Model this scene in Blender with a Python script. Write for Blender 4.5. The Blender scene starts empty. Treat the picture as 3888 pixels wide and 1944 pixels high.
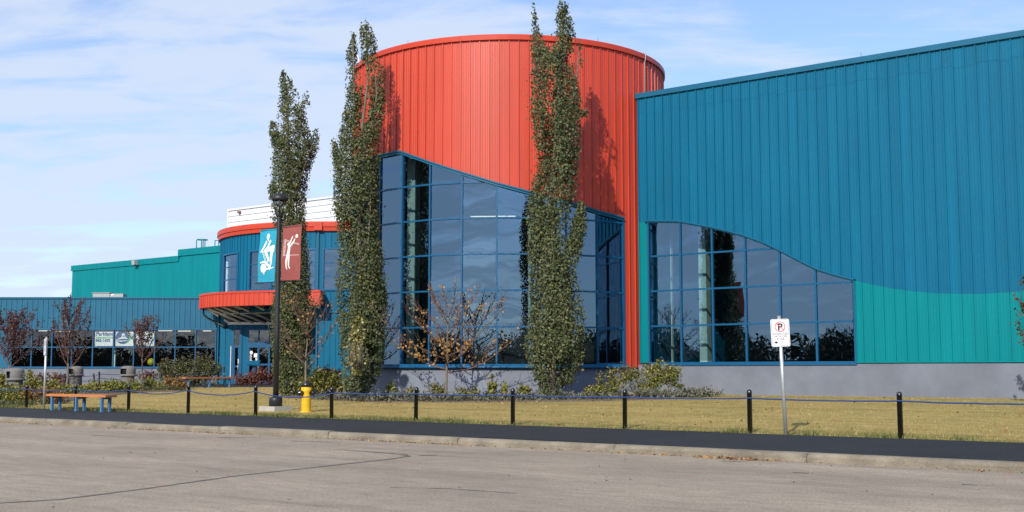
import bpy, bmesh, math, random
import numpy as np
from mathutils import Vector, Matrix
random.seed(7)
R_ = np.random.default_rng(11)
S = bpy.context.scene
COL = S.collection
PI = math.pi
# ------------------------------------------------------------------ camera, sky, sun, exposure
F, PIT, HC = 4459.8, 0.0975, 1.2
cam = bpy.data.cameras.new('camera'); co = bpy.data.objects.new('camera', cam); COL.objects.link(co)
co.location = (0, 0, HC); co.rotation_euler = (PI/2 + PIT, 0, 0)
cam.sensor_width = 36; cam.lens = 36*F/3888; cam.clip_start = .1; cam.clip_end = 8000
S.camera = co
SUN_AZ, SUN_EL = math.radians(20), math.radians(32)      # azimuth: to the left of straight behind the camera
sdir = Vector((-math.sin(SUN_AZ)*math.cos(SUN_EL), -math.cos(SUN_AZ)*math.cos(SUN_EL), math.sin(SUN_EL)))
sl = bpy.data.lights.new('sun', 'SUN'); sl.energy = 3.35; sl.angle = math.radians(.55); sl.color = (1, .93, .82)
so = bpy.data.objects.new('sun', sl); COL.objects.link(so); so.rotation_euler = sdir.to_track_quat('Z', 'Y').to_euler()
so.location = (-10, -20, 30)
W = bpy.data.worlds.new('World'); S.world = W; W.use_nodes = True
nt = W.node_tree; N = nt.nodes; L = nt.links
for n in list(N): N.remove(n)
def nd(t, **k):
    n = N.new(t)
    for a, b in k.items(): setattr(n, a, b)
    return n
def mth(op, a, b=None, clamp=False):
    n = N.new('ShaderNodeMath'); n.operation = op; n.use_clamp = clamp
    for i, v in enumerate((a, b)):
        if v is None: continue
        if isinstance(v, (int, float)): n.inputs[i].default_value = v
        else: L.new(v, n.inputs[i])
    return n.outputs[0]
sky = nd('ShaderNodeTexSky', sky_type='NISHITA', sun_disc=False)
sky.sun_elevation = SUN_EL; sky.sun_rotation = math.radians(180 + 20); sky.air_density = 1.0; sky.dust_density = .6; sky.ozone_density = 1.6
tc = nd('ShaderNodeTexCoord'); sx = nd('ShaderNodeSeparateXYZ'); L.new(tc.outputs['Generated'], sx.inputs[0])
zz = mth('ADD', mth('MAXIMUM', sx.outputs[2], 0.0), .12)
cx = mth('DIVIDE', sx.outputs[0], zz); cy = mth('DIVIDE', sx.outputs[1], zz)
cb = nd('ShaderNodeCombineXYZ'); L.new(mth('ADD', mth('MULTIPLY', cx, .62), mth('MULTIPLY', cy, .16)), cb.inputs[0]); L.new(mth('MULTIPLY', cy, 1.35), cb.inputs[1])
n1 = nd('ShaderNodeTexNoise'); n1.inputs['Scale'].default_value = 3.6; n1.inputs['Detail'].default_value = 7; n1.inputs['Roughness'].default_value = .58; n1.inputs['Distortion'].default_value = .35
L.new(cb.outputs[0], n1.inputs['Vector'])
n2 = nd('ShaderNodeTexNoise'); n2.inputs['Scale'].default_value = .75; n2.inputs['Detail'].default_value = 3
L.new(cb.outputs[0], n2.inputs['Vector'])
cov = mth('ADD', mth('MULTIPLY', n2.outputs['Fac'], .75), mth('MINIMUM', mth('MULTIPLY', mth('ADD', mth('MULTIPLY', sx.outputs[0], -1.0), .10), .50), .15))   # more cloud to the left
m = mth('ADD', mth('MULTIPLY', n1.outputs['Fac'], 1.25), mth('SUBTRACT', cov, .20))
mr = nd('ShaderNodeMapRange', interpolation_type='SMOOTHSTEP'); L.new(m, mr.inputs[0]); mr.inputs[1].default_value = .62; mr.inputs[2].default_value = 1.02
low = nd('ShaderNodeMapRange', interpolation_type='SMOOTHSTEP'); L.new(sx.outputs[2], low.inputs[0]); low.inputs[1].default_value = .30; low.inputs[2].default_value = .0
low.inputs[3].default_value = 0; low.inputs[4].default_value = .60
fac = mth('MAXIMUM', mth('ADD', mth('MULTIPLY', mr.outputs[0], .74), .14), low.outputs[0], True)
mx = nd('ShaderNodeMixRGB'); gr = nd('ShaderNodeMixRGB', blend_type='MULTIPLY'); gr.inputs[0].default_value = 1; L.new(sky.outputs[0], gr.inputs[1]); gr.inputs[2].default_value = (.92, 1.0, 1.22, 1)
L.new(fac, mx.inputs[0]); L.new(gr.outputs[0], mx.inputs[1]); mx.inputs[2].default_value = (4.25, 4.85, 5.9, 1)
bg = nd('ShaderNodeBackground'); bg.inputs[1].default_value = .122; L.new(mx.outputs[0], bg.inputs[0])
wo = nd('ShaderNodeOutputWorld'); L.new(bg.outputs[0], wo.inputs[0])
S.view_settings.view_transform = 'Standard'; S.view_settings.look = 'None'; S.view_settings.gamma = 1; S.view_settings.use_curve_mapping = False
S.view_settings.exposure = .42
S.cycles.max_bounces = 8; S.cycles.transparent_max_bounces = 16; S.cycles.caustics_reflective = False; S.cycles.caustics_refractive = False

# ------------------------------------------------------------------ photo geometry: a pixel of the 3888 px photo becomes a ray
cP, sP = math.cos(PIT), math.sin(PIT)
def ray(px, py):
    a, b = (px-1944)/F, (972-py)/F
    return Vector((a, cP - b*sP, sP + b*cP))
def at(px, py, Y):
    d = ray(px, py); return Vector((0, 0, HC)) + d*(Y/d.y)
PHI = .9218
E1 = Vector((math.sin(PHI), -math.cos(PHI), 0)); E2 = Vector((math.cos(PHI), math.sin(PHI), 0))   # along the kerb / towards the building
P0 = Vector((3.39, 20.0, 0))
RZ = math.atan2(E1.y, E1.x)
def sd(x, y): v = Vector((x, y, 0)) - P0; return v.dot(E1), v.dot(E2)
def rd(s, d, z=0): p = P0 + E1*s + E2*d; return Vector((p.x, p.y, z))
def gz(x, y):
    s, d = sd(x, y)
    if d < -3.1: return 0.0
    if d < 0: return .12 + .05*(d+3.1)/3.1
    return .17 + .32*min(1, d/13)
def G(x, y): return Vector((x, y, gz(x, y)))
def onY(px, Y):                    # point on the ground, at depth Y, under photo column px
    X = (px-1944)/F*Y*1.0 / cP * (1.0)
    # correct for pitch: solve with the ground height
    for _ in range(3):
        z = gz(X, Y) - HC; X = (px-1944)/F*(Y*cP + z*sP)
    return G(X, Y)
def pln(px, py, O, n):
    d = ray(px, py); c = Vector((0, 0, HC)); t = (O-c).dot(n)/d.dot(n); return c + d*t
def lineX(px, d):                  # where photo column px meets the line at distance d behind the lawn edge (ground plan)
    O = rd(0, d); a = (px-1944)/F
    t = 0.0
    for _ in range(6):
        q = O + E1*t; z = gz(q.x, q.y) - HC
        t = (a*(O.y*cP + z*sP) - O.x)/(E1.x - a*E1.y*cP)
    q = O + E1*t; return G(q.x, q.y)

# ------------------------------------------------------------------ materials
MATS = {}
def mat(name, col, rough=.6, var=.0, vscale=4., bump=0., bscale=30., metal=0., spec=.5, fine=0., fscale=200., island=None, transl=0., col2=None, coat=0., stretch=None, orand=0.):
    m = bpy.data.materials.new(name); m.use_nodes = True; t = m.node_tree; n = t.nodes; l = t.links
    b = n['Principled BSDF']; b.inputs['Roughness'].default_value = rough; b.inputs['Metallic'].default_value = metal
    b.inputs['Specular IOR Level'].default_value = spec
    if coat: b.inputs['Coat Weight'].default_value = coat; b.inputs['Coat Roughness'].default_value = .12
    tcn = n.new('ShaderNodeTexCoord'); vec = tcn.outputs['Object']
    if stretch:
        mp = n.new('ShaderNodeMapping'); mp.inputs['Scale'].default_value = stretch; l.new(vec, mp.inputs[0]); vec = mp.outputs[0]
    cur = None
    if island:
        g = n.new('ShaderNodeNewGeometry'); cr = n.new('ShaderNodeValToRGB'); l.new(g.outputs['Random Per Island'], cr.inputs[0])
        e = cr.color_ramp.elements
        while len(e) < len(island): e.new(.5)
        for k, c in enumerate(island):
            e[k].position = k/(len(island)-1) if len(c) < 4 else c[3]; e[k].color = (*c[:3], 1)
        cur = cr.outputs[0]
    else:
        rgb = n.new('ShaderNodeRGB'); rgb.outputs[0].default_value = (*col, 1); cur = rgb.outputs[0]
    def noise(scale, detail=5, rgh=.6):
        q = n.new('ShaderNodeTexNoise'); q.inputs['Scale'].default_value = scale; q.inputs['Detail'].default_value = detail; q.inputs['Roughness'].default_value = rgh
        l.new(vec, q.inputs['Vector']); return q.outputs['Fac']
    def mixin(fac_out, lo, hi, amt, mode='MULTIPLY', c=None):
        nonlocal cur
        r = n.new('ShaderNodeMapRange'); l.new(fac_out, r.inputs[0]); r.inputs[1].default_value = .3; r.inputs[2].default_value = .7
        r.inputs[3].default_value = lo; r.inputs[4].default_value = hi
        x = n.new('ShaderNodeMixRGB'); x.blend_type = mode
        if c is None:
            x.inputs[0].default_value = amt; l.new(cur, x.inputs[1]); l.new(r.outputs[0], x.inputs[2])
        else:
            l.new(r.outputs[0], x.inputs[0]); l.new(cur, x.inputs[1]); x.inputs[2].default_value = (*c, 1)
        cur = x.outputs[0]
    if col2: mixin(noise(vscale, 6), 0, 1, 1, 'MIX', col2)
    if var: mixin(noise(vscale*.7 if col2 else vscale), 1-var, 1+var, 1.0)
    if fine: mixin(noise(fscale, 2), 1-fine, 1+fine, 1.0)
    if orand:                                # sheets differ a little from one another
        oi = n.new('ShaderNodeObjectInfo'); r = n.new('ShaderNodeMapRange'); l.new(oi.outputs['Random'], r.inputs[0]); r.inputs[3].default_value = 1-orand; r.inputs[4].default_value = 1+orand
        x = n.new('ShaderNodeMixRGB'); x.blend_type = 'MULTIPLY'; x.inputs[0].default_value = 1; l.new(cur, x.inputs[1]); l.new(r.outputs[0], x.inputs[2]); cur = x.outputs[0]
    l.new(cur, b.inputs['Base Color'])
    if bump:
        bp = n.new('ShaderNodeBump'); bp.inputs['Strength'].default_value = bump; bp.inputs['Distance'].default_value = .02
        l.new(noise(bscale, 4), bp.inputs['Height']); l.new(bp.outputs[0], b.inputs['Normal'])
    if transl:
        tr = n.new('ShaderNodeBsdfTranslucent'); l.new(cur, tr.inputs[0]); ms = n.new('ShaderNodeMixShader'); ms.inputs[0].default_value = transl
        l.new(b.outputs[0], ms.inputs[1]); l.new(tr.outputs[0], ms.inputs[2]); l.new(ms.outputs[0], n['Material Output'].inputs[0])
    MATS[name] = m; return m
RED = mat('red_cladding_paint', (.52, .054, .024), .42, .10, 2.2, bump=.10, bscale=2.5, stretch=(1, 1, .12), orand=.05)
REDT = mat('red_trim_paint', (.52, .054, .026), .45, .05, 2, spec=.3)
BLUE = mat('blue_cladding_paint', (.001, .118, .222), .5, .10, 2.0, spec=.2, bump=.10, bscale=2.5, fine=.08, fscale=60, stretch=(1, 1, .12), orand=.045)
BLUEF = mat('blue_frame_paint', (.005, .088, .205), .42, .05, 3, spec=.35)
BLUEB = mat('steel_blue_paint', (.008, .112, .205), .46, .08, 1.5, spec=.3)
TEAL = mat('teal_cladding_paint', (.0001, .198, .228), .5, .09, 2.0, spec=.15, bump=.10, bscale=2.5, fine=.06, fscale=60, stretch=(1, 1, .12), orand=.04)
SOFW = mat('lifted_white_paint', (.80, .79, .74), .6, .04, 3)  # siding white raised in tone to lift the shaded bars under the canopy
WHITE = mat('white_siding_paint', (.66, .67, .69), .5, .03, 2)
CONC = mat('grey_concrete', (.185, .203, .247), .85, .14, 1.1, bump=.15, bscale=60, fine=.08, fscale=120, col2=(.155, .172, .212), spec=.2)
KERB = mat('kerb_concrete', (.215, .186, .140), .9, .32, 2.2, bump=.5, bscale=40, fine=.22, fscale=70)
PAD = mat('pale_concrete', (.38, .36, .32), .9, .12, 3, bump=.2, fine=.1)
GREY = mat('grey_metal', (.36, .37, .36), .6, .08, 3)
GALV = mat('galvanised_steel', (.55, .57, .58), .42, .08, 8, metal=.55)
BLACK = mat('black_paint', (.010, .011, .012), .28, .1, 5, coat=.3)
BLACKM = mat('matt_black_metal', (.016, .017, .019), .45, .12, 6)
YEL = mat('yellow_hydrant_paint', (.68, .42, .012), .5, .14, 8, fine=.10, fscale=60)
ORNG = mat('orange_bench_paint', (.52, .18, .055), .6, .14, 6, fine=.12, fscale=40, stretch=(1, 6, 6))
BRWN = mat('weathered_brown_wood', (.22, .10, .055), .8, .2, 6)
LEGB = mat('bench_blue_paint', (.07, .18, .33), .55, .14, 6)
ROPE = mat('blue_rope', (.014, .05, .17), .7, .15, 20)
CANM = mat('grey_stone_plastic', (.17, .165, .155), .85, .12, 5, fine=.3, fscale=120)
DARK = mat('dark_opening', (.006, .006, .007), .9)
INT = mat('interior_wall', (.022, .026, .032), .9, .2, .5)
INTC = mat('interior_ceiling', (.32, .34, .34), .9, .1, 1)
COLM = mat('pale_teal_column', (.52, .74, .72), .6, .08, 3)
ASPH = mat('dark_asphalt', (.0125, .0137, .018), .88, .30, .9, bump=.8, bscale=70, fine=.6, fscale=55)
SOIL = mat('mulch_soil', (.13, .095, .065), .95, .3, 3, bump=.8, bscale=25, fine=.4, fscale=60)
BARK = mat('grey_bark', (.17, .14, .11), .9, .25, 8, bump=.4, bscale=30)
BARKP = mat('pale_bark', (.16, .135, .10), .9, .25, 8, bump=.3, bscale=30)
TWIG = mat('twig_bark', (.14, .085, .07), .9, .2, 8)
BANB = mat('blue_banner_cloth', (.03, .40, .58), .8, .06, 6, transl=.25)
BANR = mat('red_banner_cloth', (.36, .095, .085), .8, .08, 6, transl=.25)
BANW = mat('white_print', (.80, .76, .72), .8)
SIGNW = mat('white_sign_sheet', (.82, .82, .83), .4)
SIGNR = mat('red_sign_print', (.62, .03, .03), .5)
SIGNK = mat('black_sign_print', (.012, .015, .02), .5)
PRB = mat('blue_window_print', (.015, .09, .24), .6); PRG = mat('green_window_print', (.10, .42, .16), .6); PRW = mat('window_banner_vinyl', (.80, .86, .90), .5)
BALLM = mat('yellow_green_vinyl', (.45, .42, .02), .4)
POP = mat('poplar_leaf', (0, 0, 0), .55, island=[(.066, .086, .034, 0), (.100, .124, .050, .35), (.140, .160, .074, .7), (.20, .205, .11, .94), (.30, .27, .06, 1)], transl=.30, spec=.3)
POPY = mat('poplar_yellow_leaf', (0, 0, 0), .55, island=[(.30, .28, .08), (.42, .38, .12), (.48, .42, .2)], transl=.3)
REDL = mat('dark_red_leaf', (0, 0, 0), .5, island=[(.045, .016, .020), (.085, .026, .026), (.13, .045, .035), (.07, .035, .03)], transl=.22)
ORL = mat('orange_leaf', (0, 0, 0), .55, island=[(.30, .13, .035), (.46, .24, .06), (.54, .33, .10), (.34, .16, .06)], transl=.25)
YGL = mat('yellow_green_leaf', (0, 0, 0), .55, island=[(.08, .125, .03), (.15, .20, .04), (.27, .28, .06), (.36, .31, .06), (.19, .20, .05), (.34, .22, .06)], transl=.25)
GRL = mat('olive_leaf', (0, 0, 0), .55, island=[(.055, .07, .025), (.10, .115, .04), (.17, .17, .065), (.12, .10, .05)], transl=.22)
RBL = mat('red_brown_leaf', (0, 0, 0), .6, island=[(.11, .035, .028), (.19, .06, .042), (.25, .10, .06)], transl=.2)
ORB = mat('rust_leaf', (0, 0, 0), .6, island=[(.16, .08, .03), (.30, .15, .04), (.36, .22, .06), (.14, .12, .04)], transl=.2)
JUN = mat('grey_green_juniper', (0, 0, 0), .7, island=[(.07, .08, .06), (.13, .14, .10), (.20, .18, .14), (.10, .10, .05)], transl=.1)
GRS = mat('dry_grass_blade', (0, 0, 0), .7, island=[(.30, .22, .08), (.45, .34, .12), (.52, .41, .17), (.24, .23, .06)], transl=.2)
GRG = mat('green_grass_blade', (0, 0, 0), .6, island=[(.05, .085, .015), (.10, .14, .03), (.17, .18, .05), (.28, .24, .09)], transl=.25)
LITT = mat('dry_leaf_litter', (0, 0, 0), .8, island=[(.16, .08, .03), (.30, .16, .06), (.36, .26, .14), (.10, .07, .04)])
FARL = mat('far_tree_leaf', (0, 0, 0), .7, island=[(.02, .03, .012), (.04, .05, .02), (.07, .06, .025)], transl=.1)
GRND = mat('far_ground', (.12, .11, .07), .95, .2, .05)
TAR = mat('crack_sealant', (.125, .112, .100), .85, .3, 3)

def road_mat():
    m = bpy.data.materials.new('aged_asphalt'); m.use_nodes = True; t = m.node_tree; n = t.nodes; l = t.links; b = n['Principled BSDF']
    b.inputs['Roughness'].default_value = .9; b.inputs['Specular IOR Level'].default_value = .3
    tcn = n.new('ShaderNodeTexCoord'); v = tcn.outputs['Object']
    def nz(scale, det, sc=(1, 1, 1)):
        mp = n.new('ShaderNodeMapping'); mp.inputs['Scale'].default_value = sc; l.new(v, mp.inputs[0])
        q = n.new('ShaderNodeTexNoise'); q.inputs['Scale'].default_value = scale; q.inputs['Detail'].default_value = det; l.new(mp.outputs[0], q.inputs['Vector']); return q.outputs['Fac']
    def rmp(o, a, c, x0=.3, x1=.7):
        r = n.new('ShaderNodeMapRange'); l.new(o, r.inputs[0]); r.inputs[1].default_value = x0; r.inputs[2].default_value = x1; r.inputs[3].default_value = a; r.inputs[4].default_value = c; return r.outputs[0]
    def mul(c, o):
        x = n.new('ShaderNodeMixRGB'); x.blend_type = 'MULTIPLY'; x.inputs[0].default_value = 1; l.new(c, x.inputs[1]); l.new(o, x.inputs[2]); return x.outputs[0]
    rgb = n.new('ShaderNodeRGB'); rgb.outputs[0].default_value = (.33, .272, .21, 1)
    c = mul(rgb.outputs[0], rmp(nz(.35, 4), .86, 1.12)); c = mul(c, rmp(nz(1.0, 5, (.12, 1, 1)), .84, 1.12))
    c = mul(c, rmp(nz(95, 3), .5, 1.48)); c = mul(c, rmp(nz(30, 3), .78, 1.22)); c = mul(c, rmp(nz(240, 2), .6, 1.4)); c = mul(c, rmp(nz(7, 5, (.4, 1, 1)), .88, 1.12)); c = mul(c, rmp(nz(.8, 6, (.25, 1.6, 1)), 1, .66, .58, .74))
    l.new(c, b.inputs['Base Color'])
    bp = n.new('ShaderNodeBump'); bp.inputs['Strength'].default_value = .6; bp.inputs['Distance'].default_value = .01; l.new(nz(110, 3), bp.inputs['Height']); l.new(bp.outputs[0], b.inputs['Normal'])
    return m
ROADM = road_mat()
def lawn_mat():
    m = bpy.data.materials.new('dry_lawn'); m.use_nodes = True; t = m.node_tree; n = t.nodes; l = t.links; b = n['Principled BSDF']; b.inputs['Roughness'].default_value = .95; b.inputs['Specular IOR Level'].default_value = .1
    tcn = n.new('ShaderNodeTexCoord'); v = tcn.outputs['Object']; sp = n.new('ShaderNodeSeparateXYZ'); l.new(v, sp.inputs[0])
    def nz(scale, det, sc=(1, 1, 1)):
        mp = n.new('ShaderNodeMapping'); mp.inputs['Scale'].default_value = sc; l.new(v, mp.inputs[0])
        q = n.new('ShaderNodeTexNoise'); q.inputs['Scale'].default_value = scale; q.inputs['Detail'].default_value = det; l.new(mp.outputs[0], q.inputs['Vector']); return q.outputs['Fac']
    def rmp(o, a, c, x0=.3, x1=.7):
        r = n.new('ShaderNodeMapRange'); l.new(o, r.inputs[0]); r.inputs[1].default_value = x0; r.inputs[2].default_value = x1; r.inputs[3].default_value = a; r.inputs[4].default_value = c; return r.outputs[0]
    def mix(f, a, c, mode='MIX'):
        x = n.new('ShaderNodeMixRGB'); x.blend_type = mode
        for i, o in enumerate((f, a, c)):
            if isinstance(o, float): x.inputs[i].default_value = o
            elif isinstance(o, tuple): x.inputs[i].default_value = (*o, 1)
            else: l.new(o, x.inputs[i])
        return x.outputs[0]
    c = mix(rmp(nz(.5, 6), 0, 1, .35, .65), (.39, .285, .105), (.30, .235, .08))
    c = mix(rmp(nz(3, 5), 0, .8, .45, .7), c, (.43, .33, .135))
    ed = n.new('ShaderNodeMath'); ed.operation = 'ADD'; l.new(sp.outputs[1], ed.inputs[0]); l.new(rmp(nz(2.2, 4), -.9, .9), ed.inputs[1])
    c = mix(rmp(ed.outputs[0], .75, 0, .0, 1.2), c, (.15, .155, .04))          # the strip beside the path stayed green
    c = mix(rmp(nz(1.1, 6, (.5, 1.4, 1)), 0, .5, .55, .75), c, (.27, .23, .085)); c = mix(1.0, c, rmp(nz(60, 3), .68, 1.34), 'MULTIPLY'); c = mix(1.0, c, rmp(nz(14, 3), .84, 1.17), 'MULTIPLY'); c = mix(1.0, c, rmp(nz(.9, 3, (.06, 2.2, 1)), .86, 1.12), 'MULTIPLY')
    l.new(c, b.inputs['Base Color'])
    bp = n.new('ShaderNodeBump'); bp.inputs['Strength'].default_value = .9; bp.inputs['Distance'].default_value = .03; l.new(nz(45, 4), bp.inputs['Height']); l.new(bp.outputs[0], b.inputs['Normal'])
    return m
LAWNM = lawn_mat()
def glass_mat(name, tint, r0, gl=(.86, .93, 1)):
    m = bpy.data.materials.new(name); m.use_nodes = True; t = m.node_tree; n = t.nodes; l = t.links
    n.remove(n['Principled BSDF'])
    tr = n.new('ShaderNodeBsdfTransparent'); tr.inputs[0].default_value = (*tint, 1)
    g = n.new('ShaderNodeBsdfGlossy'); g.inputs[0].default_value = (*gl, 1); g.inputs['Roughness'].default_value = .004
    fr = n.new('ShaderNodeFresnel'); fr.inputs[0].default_value = 1.5
    mr_ = n.new('ShaderNodeMapRange'); l.new(fr.outputs[0], mr_.inputs[0]); mr_.inputs[1].default_value = .04; mr_.inputs[2].default_value = 1; mr_.inputs[3].default_value = r0; mr_.inputs[4].default_value = 1
    tcn = n.new('ShaderNodeTexCoord'); q = n.new('ShaderNodeTexNoise'); q.inputs['Scale'].default_value = 1.1; q.inputs['Detail'].default_value = 1; l.new(tcn.outputs['Object'], q.inputs['Vector'])
    bp = n.new('ShaderNodeBump'); bp.inputs['Strength'].default_value = .05; bp.inputs['Distance'].default_value = .05; l.new(q.outputs['Fac'], bp.inputs['Height']); l.new(bp.outputs[0], g.inputs['Normal'])
    ms = n.new('ShaderNodeMixShader'); l.new(mr_.outputs[0], ms.inputs[0]); l.new(tr.outputs[0], ms.inputs[1]); l.new(g.outputs[0], ms.inputs[2]); l.new(ms.outputs[0], n['Material Output'].inputs[0])
    return m
GLS = glass_mat('tinted_reflective_glass', (.62, .72, .75), .25, (.46, .72, .98))
GLC = glass_mat('clear_window_glass', (.84, .88, .88), .10, (.8, .9, 1))
GLG = glass_mat('green_canopy_glass', (.42, .50, .44), .12)
def emit_mat(name, col, s):
    m = bpy.data.materials.new(name); m.use_nodes = True; n = m.node_tree.nodes; b = n['Principled BSDF']
    b.inputs['Base Color'].default_value = (*col, 1); b.inputs['Emission Color'].default_value = (*col, 1); b.inputs['Emission Strength'].default_value = s; return m
GLOWM = emit_mat('lit_tube_and_strip', (1, .93, .74), .7)

# ------------------------------------------------------------------ builders
class MB:
    def __init__(s): s.v = []; s.f = []; s.m = []; s.cm = 0; s.sm = []; s.M = None; s.smooth = False
    def P(s, p):
        p = Vector(p)
        s.v.append(tuple(s.M @ p) if s.M is not None else tuple(p)); return len(s.v)-1
    def Fc(s, idx, smooth=None):
        s.f.append(tuple(idx)); s.m.append(s.cm); s.sm.append(s.smooth if smooth is None else smooth)
    def poly(s, pts): s.Fc([s.P(p) for p in pts])
    def box(s, c, size, rz=0, rx=0, ry=0, taper=1.0):
        M = Matrix.Translation(Vector(c)) @ Matrix.Rotation(rz, 4, 'Z') @ Matrix.Rotation(rx, 4, 'X') @ Matrix.Rotation(ry, 4, 'Y')
        h = [x/2 for x in size]; i = []
        for z in (-1, 1):
            k = taper if z > 0 else 1
            for x, y in ((-1, -1), (1, -1), (1, 1), (-1, 1)): i.append(s.P(M @ Vector((x*h[0]*k, y*h[1]*k, z*h[2]))))
        for q in ((3, 2, 1, 0), (4, 5, 6, 7), (0, 1, 5, 4), (1, 2, 6, 5), (2, 3, 7, 6), (3, 0, 4, 7)): s.Fc([i[k] for k in q], False)
    def bx(s, x0, x1, y0, y1, z0, z1): s.box(((x0+x1)/2, (y0+y1)/2, (z0+z1)/2), (abs(x1-x0), abs(y1-y0), abs(z1-z0)))
    def tube(s, path, r, n=6, cap=True):
        path = [Vector(p) for p in path]; rr = r if isinstance(r, (list, tuple)) else [r]*len(path); rings = []
        up = Vector((0, 0, 1)); px = None
        for i, p in enumerate(path):
            t = (path[min(i+1, len(path)-1)] - path[max(i-1, 0)]);
            if t.length < 1e-9: t = Vector((0, 0, 1))
            t.normalize()
            a = (px if px is not None else (Vector((1, 0, 0)) if abs(t.x) < .9 else up))
            a = a - t*a.dot(t)
            if a.length < 1e-6: a = t.orthogonal()
            a.normalize(); px = a; b = t.cross(a)
            rings.append([s.P(p + (a*math.cos(2*PI*k/n) + b*math.sin(2*PI*k/n))*rr[i]) for k in range(n)])
        for q, w in zip(rings, rings[1:]):
            for k in range(n): s.Fc((q[k], q[(k+1) % n], w[(k+1) % n], w[k]), True)
        if cap: s.Fc(rings[0][::-1], False); s.Fc(rings[-1], False)
    def lathe(s, prof, n=16, c=(0, 0, 0), a0=0, a1=2*PI, cap=True, sm=True):
        full = abs(a1-a0-2*PI) < 1e-6; k_ = n if full else n+1; rings = []
        for r, z in prof: rings.append([s.P((c[0]+r*math.cos(a0+(a1-a0)*k/n), c[1]+r*math.sin(a0+(a1-a0)*k/n), c[2]+z)) for k in range(k_)])
        for q, w in zip(rings, rings[1:]):
            for k in range(n): s.Fc((q[k], q[(k+1) % k_], w[(k+1) % k_], w[k]), sm)
        if cap and full: s.Fc(rings[0][::-1], False); s.Fc(rings[-1], False)
    def build(s, name, mats, parent=None, loc=None, rz=None, **tags):
        me = bpy.data.meshes.new(name); me.from_pydata(s.v, [], s.f); ml = mats if isinstance(mats, list) else [mats]
        for q in ml: me.materials.append(q)
        me.polygons.foreach_set('material_index', s.m); me.polygons.foreach_set('use_smooth', s.sm); me.update()
        o = bpy.data.objects.new(name, me); COL.objects.link(o)
        if parent is not None: o.parent = parent
        if loc is not None: o.location = loc
        if rz is not None: o.rotation_euler.z = rz
        for k, v in tags.items(): o[k] = v
        return o
def thing(name, label, cat, loc=(0, 0, 0), rz=0, group=None):
    o = bpy.data.objects.new(name, None); COL.objects.link(o); o.location = loc; o.rotation_euler.z = rz; o.empty_display_size = .2
    o['label'] = label; o['category'] = cat
    if group: o['group'] = group
    return o
def tag(o, label, cat, group=None):
    o['label'] = label; o['category'] = cat
    if group: o['group'] = group
    return o
def dup(root, loc, rz=0, label=None):
    r = root.copy(); COL.objects.link(r); r.location = loc; r.rotation_euler.z = rz
    if label: r['label'] = label
    for ch in list(root.children):
        c = ch.copy(); COL.objects.link(c); c.parent = r
        for g in list(ch.children):
            d = g.copy(); COL.objects.link(d); d.parent = c
    return r
def np_mesh(name, V, Fs, m, parent=None, **tags):
    me = bpy.data.meshes.new(name); k = Fs.shape[1]
    me.vertices.add(len(V)); me.vertices.foreach_set('co', np.asarray(V, np.float32).ravel())
    me.loops.add(Fs.size); me.loops.foreach_set('vertex_index', Fs.astype(np.int32).ravel())
    me.polygons.add(len(Fs)); me.polygons.foreach_set('loop_start', np.arange(0, Fs.size, k, dtype=np.int32)); me.polygons.foreach_set('loop_total', np.full(len(Fs), k, np.int32))
    me.materials.append(m); me.update(calc_edges=True); me.validate()
    o = bpy.data.objects.new(name, me); COL.objects.link(o)
    if parent is not None: o.parent = parent
    for q, v in tags.items(): o[q] = v
    return o
def leaves(name, pts, size, m, parent=None, seed=0, flat=0., aspect=.8, nrm=None, **tags):
    """one leaf-shaped quad per point, turned at random"""
    r = np.random.default_rng(seed); n = len(pts); pts = np.asarray(pts)
    a = r.normal(size=(n, 3)); a[:, 2] -= .5; a[:, 2] *= (1-flat); a /= np.linalg.norm(a, axis=1)[:, None]
    b = r.normal(size=(n, 3)); b -= a*(a*b).sum(1)[:, None]; b /= np.linalg.norm(b, axis=1)[:, None]
    if nrm is not None:
        c = np.asarray(nrm)*.9 + r.normal(size=(n, 3))*.75; c /= np.linalg.norm(c, axis=1)[:, None]; a = a - c*(a*c).sum(1)[:, None]; a /= np.linalg.norm(a, axis=1)[:, None]; b = np.cross(c, a)
    c = np.cross(a, b); sz = size*(.65+.7*r.random(n))[:, None]
    V = np.empty((n, 4, 3)); V[:, 0] = pts-a*sz*.5; V[:, 1] = pts+b*sz*.5*aspect + c*sz*.12; V[:, 2] = pts+a*sz*.5; V[:, 3] = pts-b*sz*.5*aspect + c*sz*.12
    return np_mesh(name, V.reshape(-1, 3), np.arange(n*4).reshape(n, 4), m, parent, **tags)
def vnoise(p, scale, seed):
    q = np.asarray(p)*scale + seed*17.31; i = np.floor(q).astype(np.int64); f = q-i; f = f*f*(3-2*f); out = 0
    def h(a): return ((np.sin(a[:, 0]*127.1 + a[:, 1]*311.7 + a[:, 2]*74.7)*43758.5453) % 1)
    for dx in (0, 1):
        for dy in (0, 1):
            for dz in (0, 1):
                w = (f[:, 0] if dx else 1-f[:, 0])*(f[:, 1] if dy else 1-f[:, 1])*(f[:, 2] if dz else 1-f[:, 2])
                out = out + w*h(i+np.array([dx, dy, dz]))
    return out
def text_polys(txt, size, align='CENTER', bold=0.0):
    cu = bpy.data.curves.new('lettering', 'FONT'); cu.body = txt; cu.size = size; cu.align_x = align; cu.offset = bold; cu.resolution_u = 3
    o = bpy.data.objects.new('lettering', cu); COL.objects.link(o); dg = bpy.context.evaluated_depsgraph_get(); dg.update()
    me = bpy.data.meshes.new_from_object(o.evaluated_get(dg)); vs = [v.co.copy() for v in me.vertices]; fs = [tuple(p.vertices) for p in me.polygons]
    bpy.data.objects.remove(o); bpy.data.meshes.remove(me); bpy.data.curves.remove(cu); return vs, fs
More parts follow.
